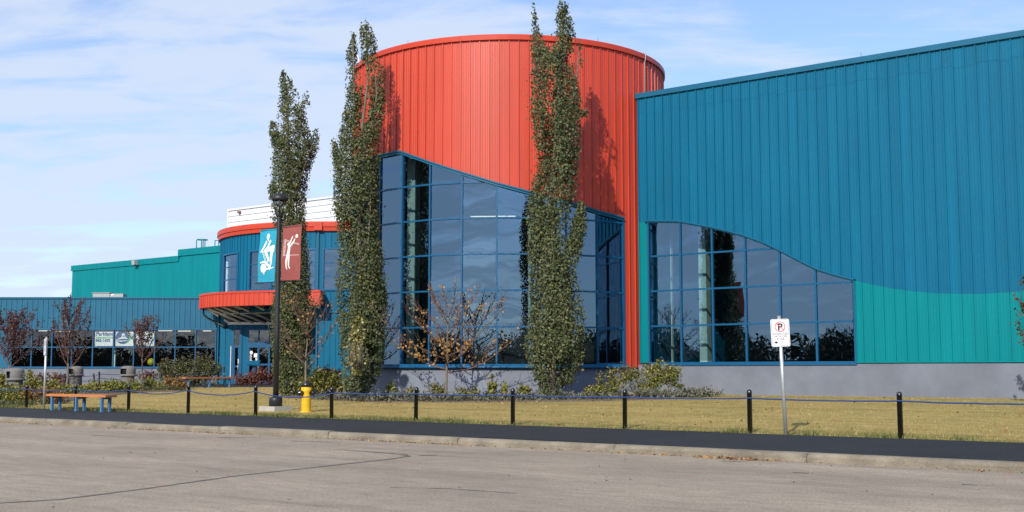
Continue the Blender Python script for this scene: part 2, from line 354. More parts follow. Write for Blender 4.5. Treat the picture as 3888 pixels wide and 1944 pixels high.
def add_text(mb, txt, size, fn, align='CENTER', bold=0.0):
    vs, fs = text_polys(txt, size, align, bold); base = len(mb.v)
    for v in vs: mb.P(fn(v.x, v.y))
    for f in fs: mb.Fc([base+i for i in f], False)
def flat_disc(mb, c, rx, ry, fn, n=20):
    mb.poly([fn(c[0]+rx*math.cos(2*PI*k/n), c[1]+ry*math.sin(2*PI*k/n)) for k in range(n)])
def flat_ring(mb, c, r0, r1, fn, n=28):
    p = [mb.P(fn(c[0]+r0*math.cos(2*PI*k/n), c[1]+r0*math.sin(2*PI*k/n))) for k in range(n)]; q = [mb.P(fn(c[0]+r1*math.cos(2*PI*k/n), c[1]+r1*math.sin(2*PI*k/n))) for k in range(n)]
    for k in range(n): mb.Fc((p[k], p[(k+1) % n], q[(k+1) % n], q[k]), False)
def stroke(mb, pts, w, fn):
    """a flat tapering stroke through 2-D points; w = width or list of widths"""
    ws = w if isinstance(w, (list, tuple)) else [w]*len(pts); a = []
    for i, p in enumerate(pts):
        q, r = pts[max(i-1, 0)], pts[min(i+1, len(pts)-1)]; t = Vector((r[0]-q[0], r[1]-q[1])); t.normalize(); nn = Vector((-t.y, t.x))*ws[i]/2
        a.append((mb.P(fn(p[0]+nn.x, p[1]+nn.y)), mb.P(fn(p[0]-nn.x, p[1]-nn.y))))
    for x, y in zip(a, a[1:]): mb.Fc((x[0], x[1], y[1], y[0]), False)

# ------------------------------------------------------------------ ground, road, kerb, pavement, lawn
def sheet(name, s0, s1, d0, d1, zf, m, ns, nd_, bump=0., **tags):
    mb = MB(); idx = {}
    for i in range(ns+1):
        for j in range(nd_+1):
            s = s0+(s1-s0)*i/ns; d = d0+(d1-d0)*j/nd_; idx[i, j] = mb.P((s, d, zf(s, d) + random.uniform(-bump, bump)))
    for i in range(ns):
        for j in range(nd_): mb.Fc((idx[i, j], idx[i+1, j], idx[i+1, j+1], idx[i, j+1]), True)
    return mb.build(name, m, None, (P0.x, P0.y, 0), RZ, kind='structure', **tags)
mb = MB(); mb.poly([(-3000, -3000, -.12), (3000, -3000, -.12), (3000, 3000, -.12), (-3000, 3000, -.12)]); mb.build('ground', GRND, kind='structure')
road = sheet('road', -110, 70, -62, -3.1, lambda s, d: 0.0, ROADM, 24, 10)
sheet('pavement', -110, 70, -2.95, .02, lambda s, d: .122 + .05*(d+3.1)/3.1, ASPH, 60, 4, .003)
lawn = sheet('lawn', -75, 45, 0.0, 80, lambda s, d: .17 + .32*min(1, d/13), LAWNM, 120, 80, .008)
kb = bpy.data.objects.new('kerb', None); COL.objects.link(kb); kb.location = (P0.x, P0.y, 0); kb.rotation_euler.z = RZ; kb['kind'] = 'structure'
SEG = 3.0
for k in range(-20, 9):
    mb = MB(); s0 = k*SEG+.005; s1 = (k+1)*SEG-.005; n = 12; rings = []
    dz = random.uniform(-.008, .008)
    for i in range(n+1):
        s = s0+(s1-s0)*i/n; e = random.uniform(-.009, .009); e2 = random.uniform(-.014, .004); e3 = random.uniform(-.01, .01)
        rings.append([mb.P((s, y, z)) for y, z in ((-3.125+e3, -.02), (-3.12+e, .07+e2), (-3.105+e, .105+dz+e2), (-3.07+e3, .124+dz+e2*.4), (-2.945, .124+dz), (-2.945, -.02))])
    for a, b in zip(rings, rings[1:]):
        for j in range(5): mb.Fc((a[j], a[j+1], b[j+1], b[j]), j in (1, 2))
    mb.Fc(rings[0]); mb.Fc(rings[-1][::-1])
    mb.build('kerb_segment', KERB, kb)
# crack sealant lines and worn patches on the parking lot
def road_pt(px, py):
    q = pln(px, py, Vector((0, 0, 0)), Vector((0, 0, 1))); return sd(q.x, q.y)
def tar_line(pts, w0, w1):
    p = [Vector(road_pt(*q)) for q in pts]; out = []
    for a, b in zip(p, p[1:]):
        k = max(2, int((b-a).length/.12)); out += [a.lerp(b, i/k) for i in range(k)]
    out.append(p[-1]); mb = MB(); prev = None
    for i, q in enumerate(out):
        t = (out[min(i+1, len(out)-1)]-out[max(i-1, 0)]).normalized(); nn = Vector((-t.y, t.x)); f = i/len(out); w = (w0+(w1-w0)*f)*random.uniform(.5, 1.25)
        q = q + nn*random.uniform(-.012, .012)
        c = (mb.P((*(q+nn*w/2), .004)), mb.P((*(q-nn*w/2), .004)))
        if prev: mb.Fc((prev[0], prev[1], c[1], c[0]))
        prev = c
    mb.build('crack_seal', TAR, road)
tar_line([(-60, 1915), (230, 1897), (560, 1855), (900, 1807), (1240, 1770), (1470, 1745), (1553, 1732)], .045, .07)
tar_line([(1553, 1733), (1530, 1726), (1480, 1722), (1380, 1714), (1270, 1706)], .10, .02)
tar_line([(1480, 1851), (1700, 1856), (1960, 1874)], .03, .02)
tar_line([(1590, 1731), (1660, 1727)], .06, .03); tar_line([(825, 1662), (960, 1663)], .12, .03); tar_line([(1110, 1675), (1300, 1680)], .07, .03)
tar_line([(3010, 1795), (3070, 1797)], .06, .05); tar_line([(3650, 1840), (3710, 1842)], .05, .04); tar_line([(2740, 1753), (2850, 1752)], .05, .02); tar_line([(1090, 1896), (1105, 1897)], .05, .05)
tar_line([(350, 1655), (440, 1654)], .10, .04)
# mulch beds and the asphalt path at the entrance
def bed(pts, name='planting_bed', m=SOIL, h=.05):
    """a low mound of soil over a ground outline (x, y)"""
    c = Vector((sum(p[0] for p in pts)/len(pts), sum(p[1] for p in pts)/len(pts))); mb = MB(); rings = []
    for k, (f, dz) in enumerate(((1.0, -.03), (.97, h*.6), (.85, h), (.5, h))):
        rr = []
        for p in pts:
            x, y = c.x+(p[0]-c.x)*f, c.y+(p[1]-c.y)*f; rr.append(mb.P((x, y, gz(x, y)+dz)))
        rings.append(rr)
    n = len(pts)
    for a, b in zip(rings, rings[1:]):
        for k in range(n): mb.Fc((a[k], a[(k+1) % n], b[(k+1) % n], b[k]), True)
    ci = mb.P((c.x, c.y, gz(c.x, c.y)+h))
    for k in range(n): mb.Fc((rings[-1][k], rings[-1][(k+1) % n], ci), True)
    return mb.build(name, m, kind='structure')

# ------------------------------------------------------------------ shared building pieces
RIB = [(0, 0), (.004, -.036), (.030, -.036), (.034, 0), (.085, 0), (.094, -.0045), (.108, -.0045), (.117, 0), (.170, 0), (.179, -.0045), (.193, -.0045), (.202, 0), (.245, 0), (.252, -.004), (.262, -.004), (.268, 0), (.3, 0)]
def panel(parent, u0, w, bot, top, m, y=0, name='cladding_panel', M=None, prof=RIB, label=None):
    """one ribbed sheet: bot / top are functions of u"""
    mb = MB(); mb.M = M; k = w/.3; a = []
    for u, dy in prof:
        uu = u0+u*k; b, t = bot(uu), top(uu)
        if t < b+.003: t = b+.003
        a.append((mb.P((uu, y+dy, b)), mb.P((uu, y+dy, t))))
    for p, q in zip(a, a[1:]): mb.Fc((p[0], q[0], q[1], p[1]), False)
    o = mb.build(name, m, parent)
    if label: o['label'] = label
    return o
def interp(pts):
    xs = [p[0] for p in pts]; ys = [p[1] for p in pts]
    return lambda u: float(np.interp(u, xs, ys))
def cell(parent, u0, u1, z0, z1, topf, m, y, M=None, jit=.0035, name='pane'):
    us = [u0+(u1-u0)*i/8 for i in range(9)]; pts = [(u, min(z1, topf(u))) for u in us]; pts = [p for p in pts if p[1] > z0+.015]
    if len(pts) < 2: return None
    a, b = random.uniform(-jit, jit), random.uniform(-jit, jit); mb = MB(); mb.M = M
    f = lambda u, z: (u, y + a*(u-u0) + b*(z-z0), z)
    mb.poly([f(pts[0][0], z0), f(pts[-1][0], z0)] + [f(u, t) for u, t in reversed(pts)])
    return mb.build(name, m, parent)
def bar(parent, name, x0, x1, y0, y1, z0, z1, m, M=None):
    mb = MB(); mb.M = M; mb.bx(x0, x1, y0, y1, z0, z1); return mb.build(name, m, parent)

# ------------------------------------------------------------------ right hall (blue and teal)
OW = Vector((4.3596, 36.918, 0)); NW = E2
hall = thing('sports_hall', 'tall blue ribbed metal hall with a wave of teal cladding right of the red tower', 'building', OW, RZ)
def wuv(px, py): q = pln(px, py, OW, NW) - OW; return q.dot(E1), q.z
UL = wuv(2424, 700)[0]; UR = 15.0
HT = 10.08
wtop = [(-.1, wuv(2455, 841)[1])] + [wuv(2350+x/1.84, 750+y/1.84) for x, y in ((205, 166), (420, 168), (640, 208), (760, 236), (880, 270), (1000, 312), (1127, 372), (1250, 436), (1377, 500), (1500, 540), (1640, 575))]
WT = interp(wtop); WSP = 1.0934; ZR = 2.59; ZB = ZR-1.1
tealc = [wuv(2700+x/1.441, 1050+y/1.441) for x, y in ((780, 19), (870, 42), (990, 65), (1115, 82), (1240, 91), (1380, 95), (1500, 94), (1610, 87), (1712, 78))]
tealc += [(tealc[-1][0]+1.2, tealc[-1][1]+.26), (tealc[-1][0]+2.5, tealc[-1][1]+.62), (tealc[-1][0]+6, tealc[-1][1]+1.4)]
TC = interp(tealc); UW0, UW1 = -.035, 6*WSP+.03; CB = 1.455
ZS = WT(0)
def blue_bot(u):
    if u < UW0: return ZS
    if u <= UW1+.03: return WT(u)+.03
    return TC(u)
k = 0; u = UL
while u < UR:
    w = .3
    panel(hall, u, w, blue_bot, lambda q: HT-.66, BLUE)
    lp_ = HT-.67-(.05 if (int(u/.3) % 7) in (0, 3, 4) else .0); panel(hall, u, w, lambda q: lp_, lambda q: HT-.05, BLUE, y=-.005)
    if u+w > UW1+.03:
        u0 = max(u, UW1+.03)
        panel(hall, u0, u+w-u0, lambda q: CB, lambda q: TC(q)-.001, TEAL, label='teal cladding panel')
    u += w
panel(hall, UL, UW0-.03-UL, lambda q: CB, lambda q: ZS-.001, TEAL, label='teal cladding panel')
mb = MB(); mb.bx(UL-.05, UW0-.08, .06, 18, -.2, HT-.1); mb.bx(UW1+.08, 34, .06, .3, -.2, HT-.1)
us = [UW0-.08+(UW1-UW0+.16)*i/24 for i in range(25)]
for a, b in zip(us, us[1:]):
    i = [mb.P((a, .06, max(WT(a), 0)+.05)), mb.P((b, .06, WT(b)+.05)), mb.P((b, .06, HT-.1)), mb.P((a, .06, HT-.1))]; mb.Fc(i)
mb.bx(33.8, 34, .3, 18, -.2, HT-.1); mb.bx(UL-.05, 34, 17.8, 18, -.2, HT-.1); mb.bx(UL, 34, .1, 17.8, HT-.4, HT-.22)
mb.build('wall', BLUE, hall)
mb = MB(); mb.bx(UL-.16, 34, -.075, .35, HT-.16, HT); mb.build('roof_trim', BLUEB, hall)
mb = MB(); mb.bx(UW1+.03, 34, -.045, .03, CB-.035, CB); mb.build('base_trim', TEAL, hall)
mb = MB(); mb.bx(UL-.05, 34, -.022, .05, -.2, CB-.06); mb.build('concrete_base', CONC, hall)
# curved window
win = MB(); win.bx(UW0-.03, UW1+.03, -.06, .05, CB-.09, ZB-.02)
win.bx(UW0-.03, UW0+.02, -.05, .05, ZB-.02, ZS); win.bx(UW1-.02, UW1+.03, -.05, .05, ZB-.02, WT(UW1)); 
win = win.build('curtain_window', BLUEF, hall)
mb = MB(); n = 60; pr = None
for i in range(n+1):
    a = UW0-.1+(UW1-UW0+.13)*i/n; t = WT(a); c = [mb.P((a, y, z)) for y, z in ((-.085, t+.035), (-.085, t-.0), (-.05, t-.045), (.05, t-.045), (.05, t+.035))]
    if pr:
        for j in range(5): mb.Fc((pr[j], pr[(j+1) % 5], c[(j+1) % 5], c[j]), False)
    else: mb.Fc(c)
    pr = c
mb.Fc(pr); mb.build('head_trim', BLUEB, win)
for k in range(1, 6):
    u = k*WSP; bar(win, 'mullion', u-.028, u+.028, -.045, .05, ZB-.02, WT(u)-.03, BLUEF)
for j in range(3):
    z = ZR+1.1*j
    ue = next((u for u in np.arange(0, UW1, .02) if WT(u)-.03 < z+.02), UW1-.02)
    for k in range(6):
        a, b = k*WSP+.0281, min((k+1)*WSP-.0281, ue)
        if b > a+.05: bar(win, 'transom', a, b, -.035, .045, z-.026, z+.026, BLUEF)
for k in range(6):
    for j in range(-1, 3): cell(win, k*WSP+.02, (k+1)*WSP-.02, ZR+1.1*j+.02, ZR+1.1*(j+1)-.02, lambda u: WT(u)-.02, GLS, .0)
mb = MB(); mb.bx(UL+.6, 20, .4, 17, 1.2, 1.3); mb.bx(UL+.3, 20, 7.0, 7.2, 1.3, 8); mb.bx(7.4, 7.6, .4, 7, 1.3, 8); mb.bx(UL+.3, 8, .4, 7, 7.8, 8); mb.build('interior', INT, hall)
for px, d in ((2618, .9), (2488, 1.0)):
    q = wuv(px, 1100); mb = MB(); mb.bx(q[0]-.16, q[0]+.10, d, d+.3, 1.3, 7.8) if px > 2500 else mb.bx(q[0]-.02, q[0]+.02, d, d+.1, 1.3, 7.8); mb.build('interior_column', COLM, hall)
for px, py in ((3265, 215),):
    q = wuv(px, py); mb = MB(); mb.tube([(q[0], .1, HT-.02), (q[0], .1, HT+.17)], .006, 4); mb.build('lightning_rod', BLACKM, hall)

# ------------------------------------------------------------------ red round tower
TX, TY, TR, TH = -.1197, 40.6725, 5.4811, 11.49
tower = thing('round_tower', 'big red round tower with a slanted edge above blue framed glass', 'building', (TX, TY, 0), 0)
def tcyl(px, py, r):
    d = ray(px, py); ox, oy = -TX, -TY; a = d.x**2+d.y**2; b = 2*(d.x*ox+d.y*oy); c = ox*ox+oy*oy-r*r; disc = max(0, b*b-4*a*c)
    t = (-b-math.sqrt(disc))/(2*a); x, y = d.x*t+ox, d.y*t+oy; return math.atan2(x, -y), HC+d.z*t
RG = TR-.05; A0, DA = -.6611, .1992; TROW = [6.92-1.1*j for j in range(5)]; TBOT = 1.42
tl = [tcyl(1250+x/1.4308, y/1.4308, RG) for x, y in ((385, 820), (545, 878), (720, 935), (905, 992), (1090, 1042), (1470, 1150), (1610, 1188))]
zl = tl[0][1]
TTOP = interp([(-3, zl-.02), (A0-.25, zl-.02)] + tl)
AW0, AW1 = A0-4*DA, A0+7*DA
def TM(a, r): return Matrix.Rotation(a, 4, 'Z') @ Matrix.Translation((0, -r, 0))      # local frame on the cylinder at azimuth a (x along, -y outward)
PA = .3/(TR-.08)
a = -1.72
while a < 1.75:
    M = TM(a+PA/2, TR-.085)
    az = lambda u, a=a: a + PA*(u+.15)/.3
    def bot(u):
        q = az(u)
        return TTOP(q) if AW0-.012 < q < AW1+.012 else 1.30
    def split(e): return a < e < a+PA
    panel(tower, -.15, .3, bot, lambda u: TH-.06, RED, M=M)
    a += PA
mb = MB(); mb.lathe([(TR-.11, 8.4), (TR-.11, TH-.05)], 64, a0=-PI/2-1.75, a1=-PI/2+1.8, cap=False); mb.lathe([(TR-.1, -.2), (TR-.1, TH-.05)], 48, a0=PI/2-1.45, a1=PI/2+1.42, cap=False)
mb.lathe([(TR-.11, 0), (TR-.11, 8.6)], 8, a0=-PI/2+AW1+.02, a1=-PI/2+1.8, cap=False); mb.lathe([(TR-.11, 0), (TR-.11, 8.6)], 8, a0=-PI/2-1.75, a1=-PI/2+AW0-.02, cap=False)
mb.lathe([(.05, TH-.3), (TR-.1, TH-.3)], 48, cap=False); mb.build('wall', RED, tower)
mb = MB(); mb.lathe([(TR-.12, TH-.17), (TR-.005, TH-.17), (TR, TH-.03), (TR-.02, TH), (TR-.16, TH), (TR-.16, TH-.3)], 96, cap=False, sm=False); mb.build('roof_trim', REDT, tower)
mb = MB(); mb.lathe([(TR-.105, -.3), (TR-.105, 1.30), (TR-.3, 1.30)], 96, cap=False); mb.build('concrete_base', CONC, tower)
tw = MB(); tw.lathe([(TR-.3, 1.28), (TR+.0, 1.28), (TR+.0, 1.335), (TR-.03, 1.34), (TR-.03, 1.405), (TR-.3, 1.405)], 40, a0=-PI/2+AW0, a1=-PI/2+AW1+.01, cap=False)
tw = tw.build('curtain_window', BLUEF, tower)
mb = MB(); n = 72; pr = None
for i in range(n+1):
    q = AW0+(AW1-AW0)*i/n; t = TTOP(q); d = Vector((math.sin(q), -math.cos(q), 0))
    c = [mb.P(d*r+Vector((0, 0, z))) for r, z in ((TR-.12, t-.09), (TR-.035, t-.09), (TR-.035, t-.03), (TR-.0, t-.025), (TR-.0, t+.02), (TR-.12, t+.02))]
    if pr:
        for j in range(6): mb.Fc((pr[j], pr[(j+1) % 6], c[(j+1) % 6], c[j]), False)
    pr = c
mb.build('head_trim', BLUEB, tw)
for k in range(-4, 8):
    q = A0+DA*k; t = TTOP(q); mb = MB(); mb.M = TM(q, RG-.09); w = .026 if -4 < k < 7 else .04
    mb.bx(-w, w, -.08, .06, 1.40, t-.085); mb.build('mullion', BLUEF, tw)
ch = 2*(RG-.06)*math.sin(DA/2); rm = (RG-.06)*math.cos(DA/2)
for k in range(-4, 7):
    q = A0+DA*(k+.5); M = TM(q, rm); tf = lambda u, q=q: TTOP(q + u/ch*DA) - .06
    zr = [TBOT-.04] + TROW[::-1] + [12]
    for j in range(6): cell(tw, -ch/2+.01, ch/2-.01, zr[j], zr[j+1], tf, GLS, 0, M=M, jit=.003)
    for z in TROW:
        t0, t1 = tf(-ch/2)-z, tf(ch/2)-z; x0, x1 = -ch/2+.026, ch/2-.026
        if max(t0, t1) < .03: continue
        if t1 < .03: x1 = -ch/2 + ch*(t0-.03)/(t0-t1)
        if x1 > x0+.05: bar(tw, 'transom', x0, x1, -.045, .03, z-.024, z+.024, BLUEF, M)
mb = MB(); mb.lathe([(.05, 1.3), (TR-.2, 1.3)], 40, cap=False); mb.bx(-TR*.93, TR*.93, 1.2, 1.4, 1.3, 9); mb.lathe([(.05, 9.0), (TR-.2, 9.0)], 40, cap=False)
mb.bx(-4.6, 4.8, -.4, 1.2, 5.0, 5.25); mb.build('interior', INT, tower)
for px, Y, w in ((1567, 37.6, .30), (2013, 36.6, .12), (2352, 38.6, .16)):
    X = at(px, 1200, Y).x-TX; mb = MB(); mb.box((X, Y-TY, 5), (w, w, 7.4), rz=-.5 if px < 1700 else .1); mb.build('interior_column', COLM, tower)
mb = MB(); mb.bx(-.95, .45, -4.55, -4.5, 5.96, 5.985); o = mb.build('glowing_strip', GLOWM, tower, rz=-.05)  # thin glowing bar just above a transom, inside the tower glass
for px in (1549, 2271):
    q = tcyl(px, 170, TR-.1); M = TM(q[0], TR-.1); mb = MB(); mb.M = M; mb.tube([(0, 0, TH-.02), (0, 0, TH+.14)], .006, 4); mb.build('lightning_rod', BLACKM, tower)
q = tcyl(2449, 300, TR)[0]; mb = MB(); mb.M = TM(q, TR+.01); mb.tube([(0, .1, TH+.03), (0, -.015, TH+.03), (0, -.02, TH-.2), (0, .02, TH-.26), (0, .02, 8.6)], .016, 5); mb.build('conduit', GREY, tower)
# white curved vent on the tower roof
v = thing('roof_vent', 'small white gooseneck vent pipe on the red tower roof, left side', 'vent', (0, 0, 0)); p = at(1362, 222, 40.4); v.location = (p.x, p.y, TH-.25)
mb = MB(); mb.tube([(0, 0, 0), (0, 0, p.z-TH+.2), (-.03, 0, p.z-TH+.33), (-.11, 0, p.z-TH+.38), (-.2, 0, p.z-TH+.36), (-.25, 0, p.z-TH+.28)], .05, 8); mb.build('pipe', WHITE, v)
mb = MB(); mb.lathe([(.06, -.02), (.075, 0), (.075, .05), (.05, .06)], 10, c=(0, 0, .02)); mb.build('collar', GREY, v)

# ------------------------------------------------------------------ annex on the left
YA = 67.0; AX0, AX1 = -37.0, at(838, 1300, YA).x
annex = thing('low_annex', 'low blue panelled annex with a long band of windows on the left', 'building', (AX1, YA, 0), 0)
def ax(px): return at(px, 1300, YA).x - AX1
def azz(py): return at(900, py, YA).z
AT, APB, AWM, AWB = azz(1128), azz(1246), azz(1318), azz(1392); ASB = azz(1399.5)
FLAT = [(0, 0), (.004, -.03), (.022, -.03), (.026, 0), (.14, 0), (.145, -.004), (.16, -.004), (.165, 0), (.3, 0)]
u = 0.0
while u > AX0-AX1:
    panel(annex, u-.3, .3, lambda q: APB, lambda q: AT-.06, BLUEB, prof=FLAT); u -= .3
mb = MB(); mb.bx(AX0-AX1, .0, -.07, .3, AT-.09, AT); mb.build('roof_trim', BLUEB, annex)
mb = MB(); mb.bx(AX0-AX1, 0, -.05, .03, APB-.05, APB); mb.build('panel_trim', BLUEB, annex)
AMX = [45, 121, 198, 274, 353, 431, 509, 588, 666, 743, 820]
mx_ = [ax(p) for p in AMX]; mx_ = [mx_[0]-1.167*2, mx_[0]-1.167] [:0] + mx_
mb = MB(); mb.bx(AX0-AX1, 0, .04, 8, AT-.3, AT-.1); mb.bx(AX0-AX1, 0, .04, .2, APB-.04, AT-.1); mb.bx(AX0-AX1, mx_[0]-.06, .02, .2, ASB, APB-.05); mb.bx(mx_[-1]+.06, 0, .02, .2, ASB, APB-.05)
mb.bx(AX0-AX1, AX0-AX1+.2, .2, 8, 0, AT-.3); mb.bx(AX0-AX1, 0, 7.8, 8, 0, AT-.3); mb.bx(-.2, 0, .2, 7.8, 0, AT-.3); mb.build('wall', BLUEB, annex)
mb = MB(); mb.bx(AX0-AX1, 0, -.02, .2, -.2, ASB); mb.build('concrete_base', CONC, annex)
aw = MB(); aw.bx(mx_[0]-.06, mx_[-1]+.06, -.06, .1, ASB, AWB-.0); aw.bx(mx_[0]-.06, mx_[-1]+.06, -.05, .1, APB-.11, APB-.05); aw = aw.build('ribbon_window', BLUEF, annex)
for x in mx_: bar(aw, 'mullion', x-.03, x+.03, -.045, .08, AWB, APB-.11, BLUEF)
for a, b in zip(mx_, mx_[1:]):
    bar(aw, 'transom', a+.031, b-.031, -.035, .07, AWM-.03, AWM+.03, BLUEF)
    cell(aw, a+.02, b-.02, AWB-.01, AWM, lambda u: 99, GLC, .02); cell(aw, a+.02, b-.02, AWM, APB-.10, lambda u: 99, GLC, .02)
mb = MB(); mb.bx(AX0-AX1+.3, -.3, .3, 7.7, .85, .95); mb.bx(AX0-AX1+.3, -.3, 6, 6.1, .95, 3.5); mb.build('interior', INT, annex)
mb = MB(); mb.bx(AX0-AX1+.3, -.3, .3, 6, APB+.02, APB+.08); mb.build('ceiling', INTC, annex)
for px0, px1, d in ((128, 193, 2.2), (210, 268, 3.4), (601, 652, 2.0), (676, 722, 2.6), (770, 800, 2.3)):
    k = (YA+d)/YA; a = at(px0, 1260, YA+d).x-AX1; b = at(px1, 1260, YA+d).x-AX1; mb = MB(); mb.bx(a, b, d, d+.12, APB-.10, APB-.05); mb.build('ceiling_lamp', GLOWM, annex)
mb = MB(); mb.bx(ax(418), ax(428), .5, .7, .95, AWM-.05); mb.build('interior_column', COLM, annex)
# rooftop unit
ru = thing('rooftop_unit', 'flat pale grey ventilation box on the annex roof', 'rooftop unit', (at(410, 1128, 70).x, 70.5, AT-.1))
mb = MB(); mb.bx(-.95, .05, -.4, .4, 0, .54); mb.build('cabinet', GREY, ru); mb = MB(); mb.bx(.055, .85, -.36, .4, 0, .50); mb.build('duct', GREY, ru)
mb = MB(); mb.bx(.16, .3, -.375, -.361, .40, .48); mb.build('label_plate', SIGNW, ru); mb = MB(); mb.bx(-1.0, .1, -.45, .45, .5401, .57); mb.build('lid', GREY, ru)

# ------------------------------------------------------------------ teal hall at the back
p = at(275.6, 1011.6, 88); TO = Vector((p.x, p.y, 0)); th = thing('teal_hall', 'plain teal metal hall with a stepped roofline behind the annex', 'building', TO, RZ)
def tuv(px, py): q = pln(px, py, TO, E2) - TO; return q.dot(E1), q.z
T1 = tuv(681, 970.8)[1]; TS = tuv(681, 960)[0]; T2 = tuv(760, 940)[1]; TE = tuv(900, 930)[0]
u = 0.0
while u < TE:
    panel(th, u, .3, lambda q: 3.6, (lambda q: T1-.2) if u+.15 < TS else (lambda q: T2-.2), TEAL, prof=[(0, 0), (.004, -.004), (.02, -.004), (.024, 0), (.3, 0)]); u += .3
mb = MB(); mb.bx(0, TS, .04, 14, 0, T1-.05); mb.bx(TS, TE+.3, .05, 14, 0, T2-.05); mb.build('wall', TEAL, th)
mb = MB(); mb.bx(-.1, TS, -.07, .4, T1-.4, T1); mb.bx(TS-.06, TE+.3, -.08, .4, T2-.45, T2); mb.build('roof_trim', TEAL, th)
q = tuv(525, 998); mb = MB(); mb.bx(q[0]-.2, q[0]+.14, -.42, -.1, q[1]-.16, q[1]+.14); mb.bx(q[0]-.08, q[0]+.1, -.099, -.02, q[1]-.12, q[1]+.12); fl = mb.build('floodlight', GREY, th)
for px in (732, 751, 757, 764): q = tuv(px, 938); mb = MB(); mb.tube([(q[0], .3, T2-.3), (q[0], .3, tuv(px, 909)[1])], .035, 5); mb.build('ladder_post', TEAL, th)
for px in (775, 789): q = tuv(px, 936); mb = MB(); mb.tube([(q[0], .9, T2-.3), (q[0], .9, tuv(px, 910)[1])], .035, 5); mb.build('ladder_post', TEAL, th)
q = tuv(745, 910); c = tuv(765, 907); mb = MB(); mb.tube([(q[0]+(c[0]-q[0])*(.5-.62*math.cos(t)), .3+.9*math.sin(t)*.4, q[1]) for t in [PI*2*i/12 for i in range(13)]], .03, 5, False); mb.build('ladder_hoop', TEAL, th)
e0 = tuv(775, 909); e1 = tuv(789, 909); mb = MB(); mb.tube([(e0[0], .9, e0[1]), (e1[0], .9, e1[1])], .03, 5); mb.build('ladder_rail', TEAL, th)
# ------------------------------------------------------------------ white penthouse
p = at(868, 795, 72); WO = Vector((p.x, p.y, 0)); wb = thing('white_penthouse', 'white clapboard rooftop box behind the entrance drum', 'building', WO, RZ)
def whu(px, py): q = pln(px, py, WO, E2) - WO; return q.dot(E1), q.z
ZWT = whu(1100, 765)[1]; WE = whu(1300, 760)[0]; z = ZWT-.12; n = 0
while z > 7.4:
    mb = MB(); mb.M = None
    pts = [(-.02, z-.36), (-.035, z-.345), (0, z)]
    i0 = [mb.P((0, y, zz_)) for y, zz_ in pts]; i1 = [mb.P((WE, y, zz_)) for y, zz_ in pts]
    for j in range(2): mb.Fc((i0[j], i1[j], i1[j+1], i0[j+1]), False)
    mb.build('siding_board', WHITE, wb); z -= .36
mb = MB(); mb.bx(0.01, WE, .02, 6, 5.5, ZWT-.02); mb.build('wall', WHITE, wb)
mb = MB(); mb.bx(-.06, WE, -.07, .4, ZWT-.12, ZWT); mb.bx(-.06, .05, -.05, 6, 5.5, ZWT-.12); mb.build('corner_trim', WHITE, wb)
q = whu(913, 806); mb = MB(); mb.bx(q[0]-.06, q[0]+.1, -.2, -.04, q[1]-.08, q[1]+.06); mb.tube([(q[0], -.04, q[1]+.05), (q[0], -.18, q[1]+.02)], .03, 5); mb.build('wall_lamp', BRWN, wb)

# ------------------------------------------------------------------ entrance drum with canopy
DX, DY, DR = -10.3, 68.2, 6.55
ent = thing('entrance_block', 'blue rounded entrance block with red rim, red canopy and glass doors', 'building', (DX, DY, 0), 0)
def DMt(a, r): return Matrix.Rotation(a, 4, 'Z') @ Matrix.Translation((0, -r, 0))
zt = at(1180, 844.7, 62).z; zf = at(1180, 880, 62).z
def dang(px):           # azimuth on the drum of a photo column
    d = ray(px, 1000); ox, oy = -DX, -DY; a_ = d.x**2+d.y**2; b_ = 2*(d.x*ox+d.y*oy); c_ = ox*ox+oy*oy-DR*DR; disc = max(0, b_*b_-4*a_*c_); t = (-b_-math.sqrt(disc))/(2*a_); return math.atan2(d.x*t+ox, -(d.y*t+oy))
WZ0, WZ1 = at(1200, 1098, 62).z, at(1200, 950, 62).z
wins = [(dang(849), dang(903)), (dang(947), dang(1030)), (dang(1110), dang(1200))]
pa = .3/DR; a = -1.62
def inwin(q): return any(w0 <= q <= w1 for w0, w1 in wins)
while a < -.005:
    pw = pa
    M = DMt(a+pa/2, DR-.03); c = a+pa/2
    if inwin(c):
        panel(ent, -.15, .3, lambda u: WZ1+.05, lambda u: zf+.02, BLUE, M=M); panel(ent, -.15, .3, lambda u: 4.3, lambda u: WZ0-.05, BLUE, M=M)
    else: panel(ent, -.15, .3, lambda u: 4.3, lambda u: zf+.02, BLUE, M=M)
    a += pa
for w0, w1 in wins:
    fr = MB(); n = max(3, int((w1-w0)/.06))
    for zz0, zz1 in ((WZ0-.06, WZ0+.04), (WZ1-.04, WZ1+.06)): fr.lathe([(DR-.1, zz0), (DR+.02, zz0), (DR+.02, zz1), (DR-.1, zz1)], n, a0=-PI/2+w0, a1=-PI/2+w1, cap=False)
    for q in (w0, w1): fr.M = DMt(q, DR-.04); fr.bx(-.05, .05, -.06, .08, WZ0-.06, WZ1+.06); fr.M = None
    fr = fr.build('window', BLUEF, ent)
    hz = (WZ1-WZ0)/3
    cuts = [w0, (w0+w1)/2, w1] if (w1-w0) < .35 else [w0, w0+(w1-w0)/2, w1]
    for q0, q1 in zip(cuts, cuts[1:]):
        qc = (q0+q1)/2; c2 = 2*(DR-.05)*math.sin((q1-q0)/2); M = DMt(qc, (DR-.05)*math.cos((q1-q0)/2))
        for j in range(3): cell(fr, -c2/2, c2/2, WZ0+hz*j, WZ0+hz*(j+1), lambda u: 99, GLS, 0, M=M)
        for j in (1, 2): bar(fr, 'glazing_bar', -c2/2, c2/2, -.04, .02, WZ0+hz*j-.025, WZ0+hz*j+.025, BLUEF, M)
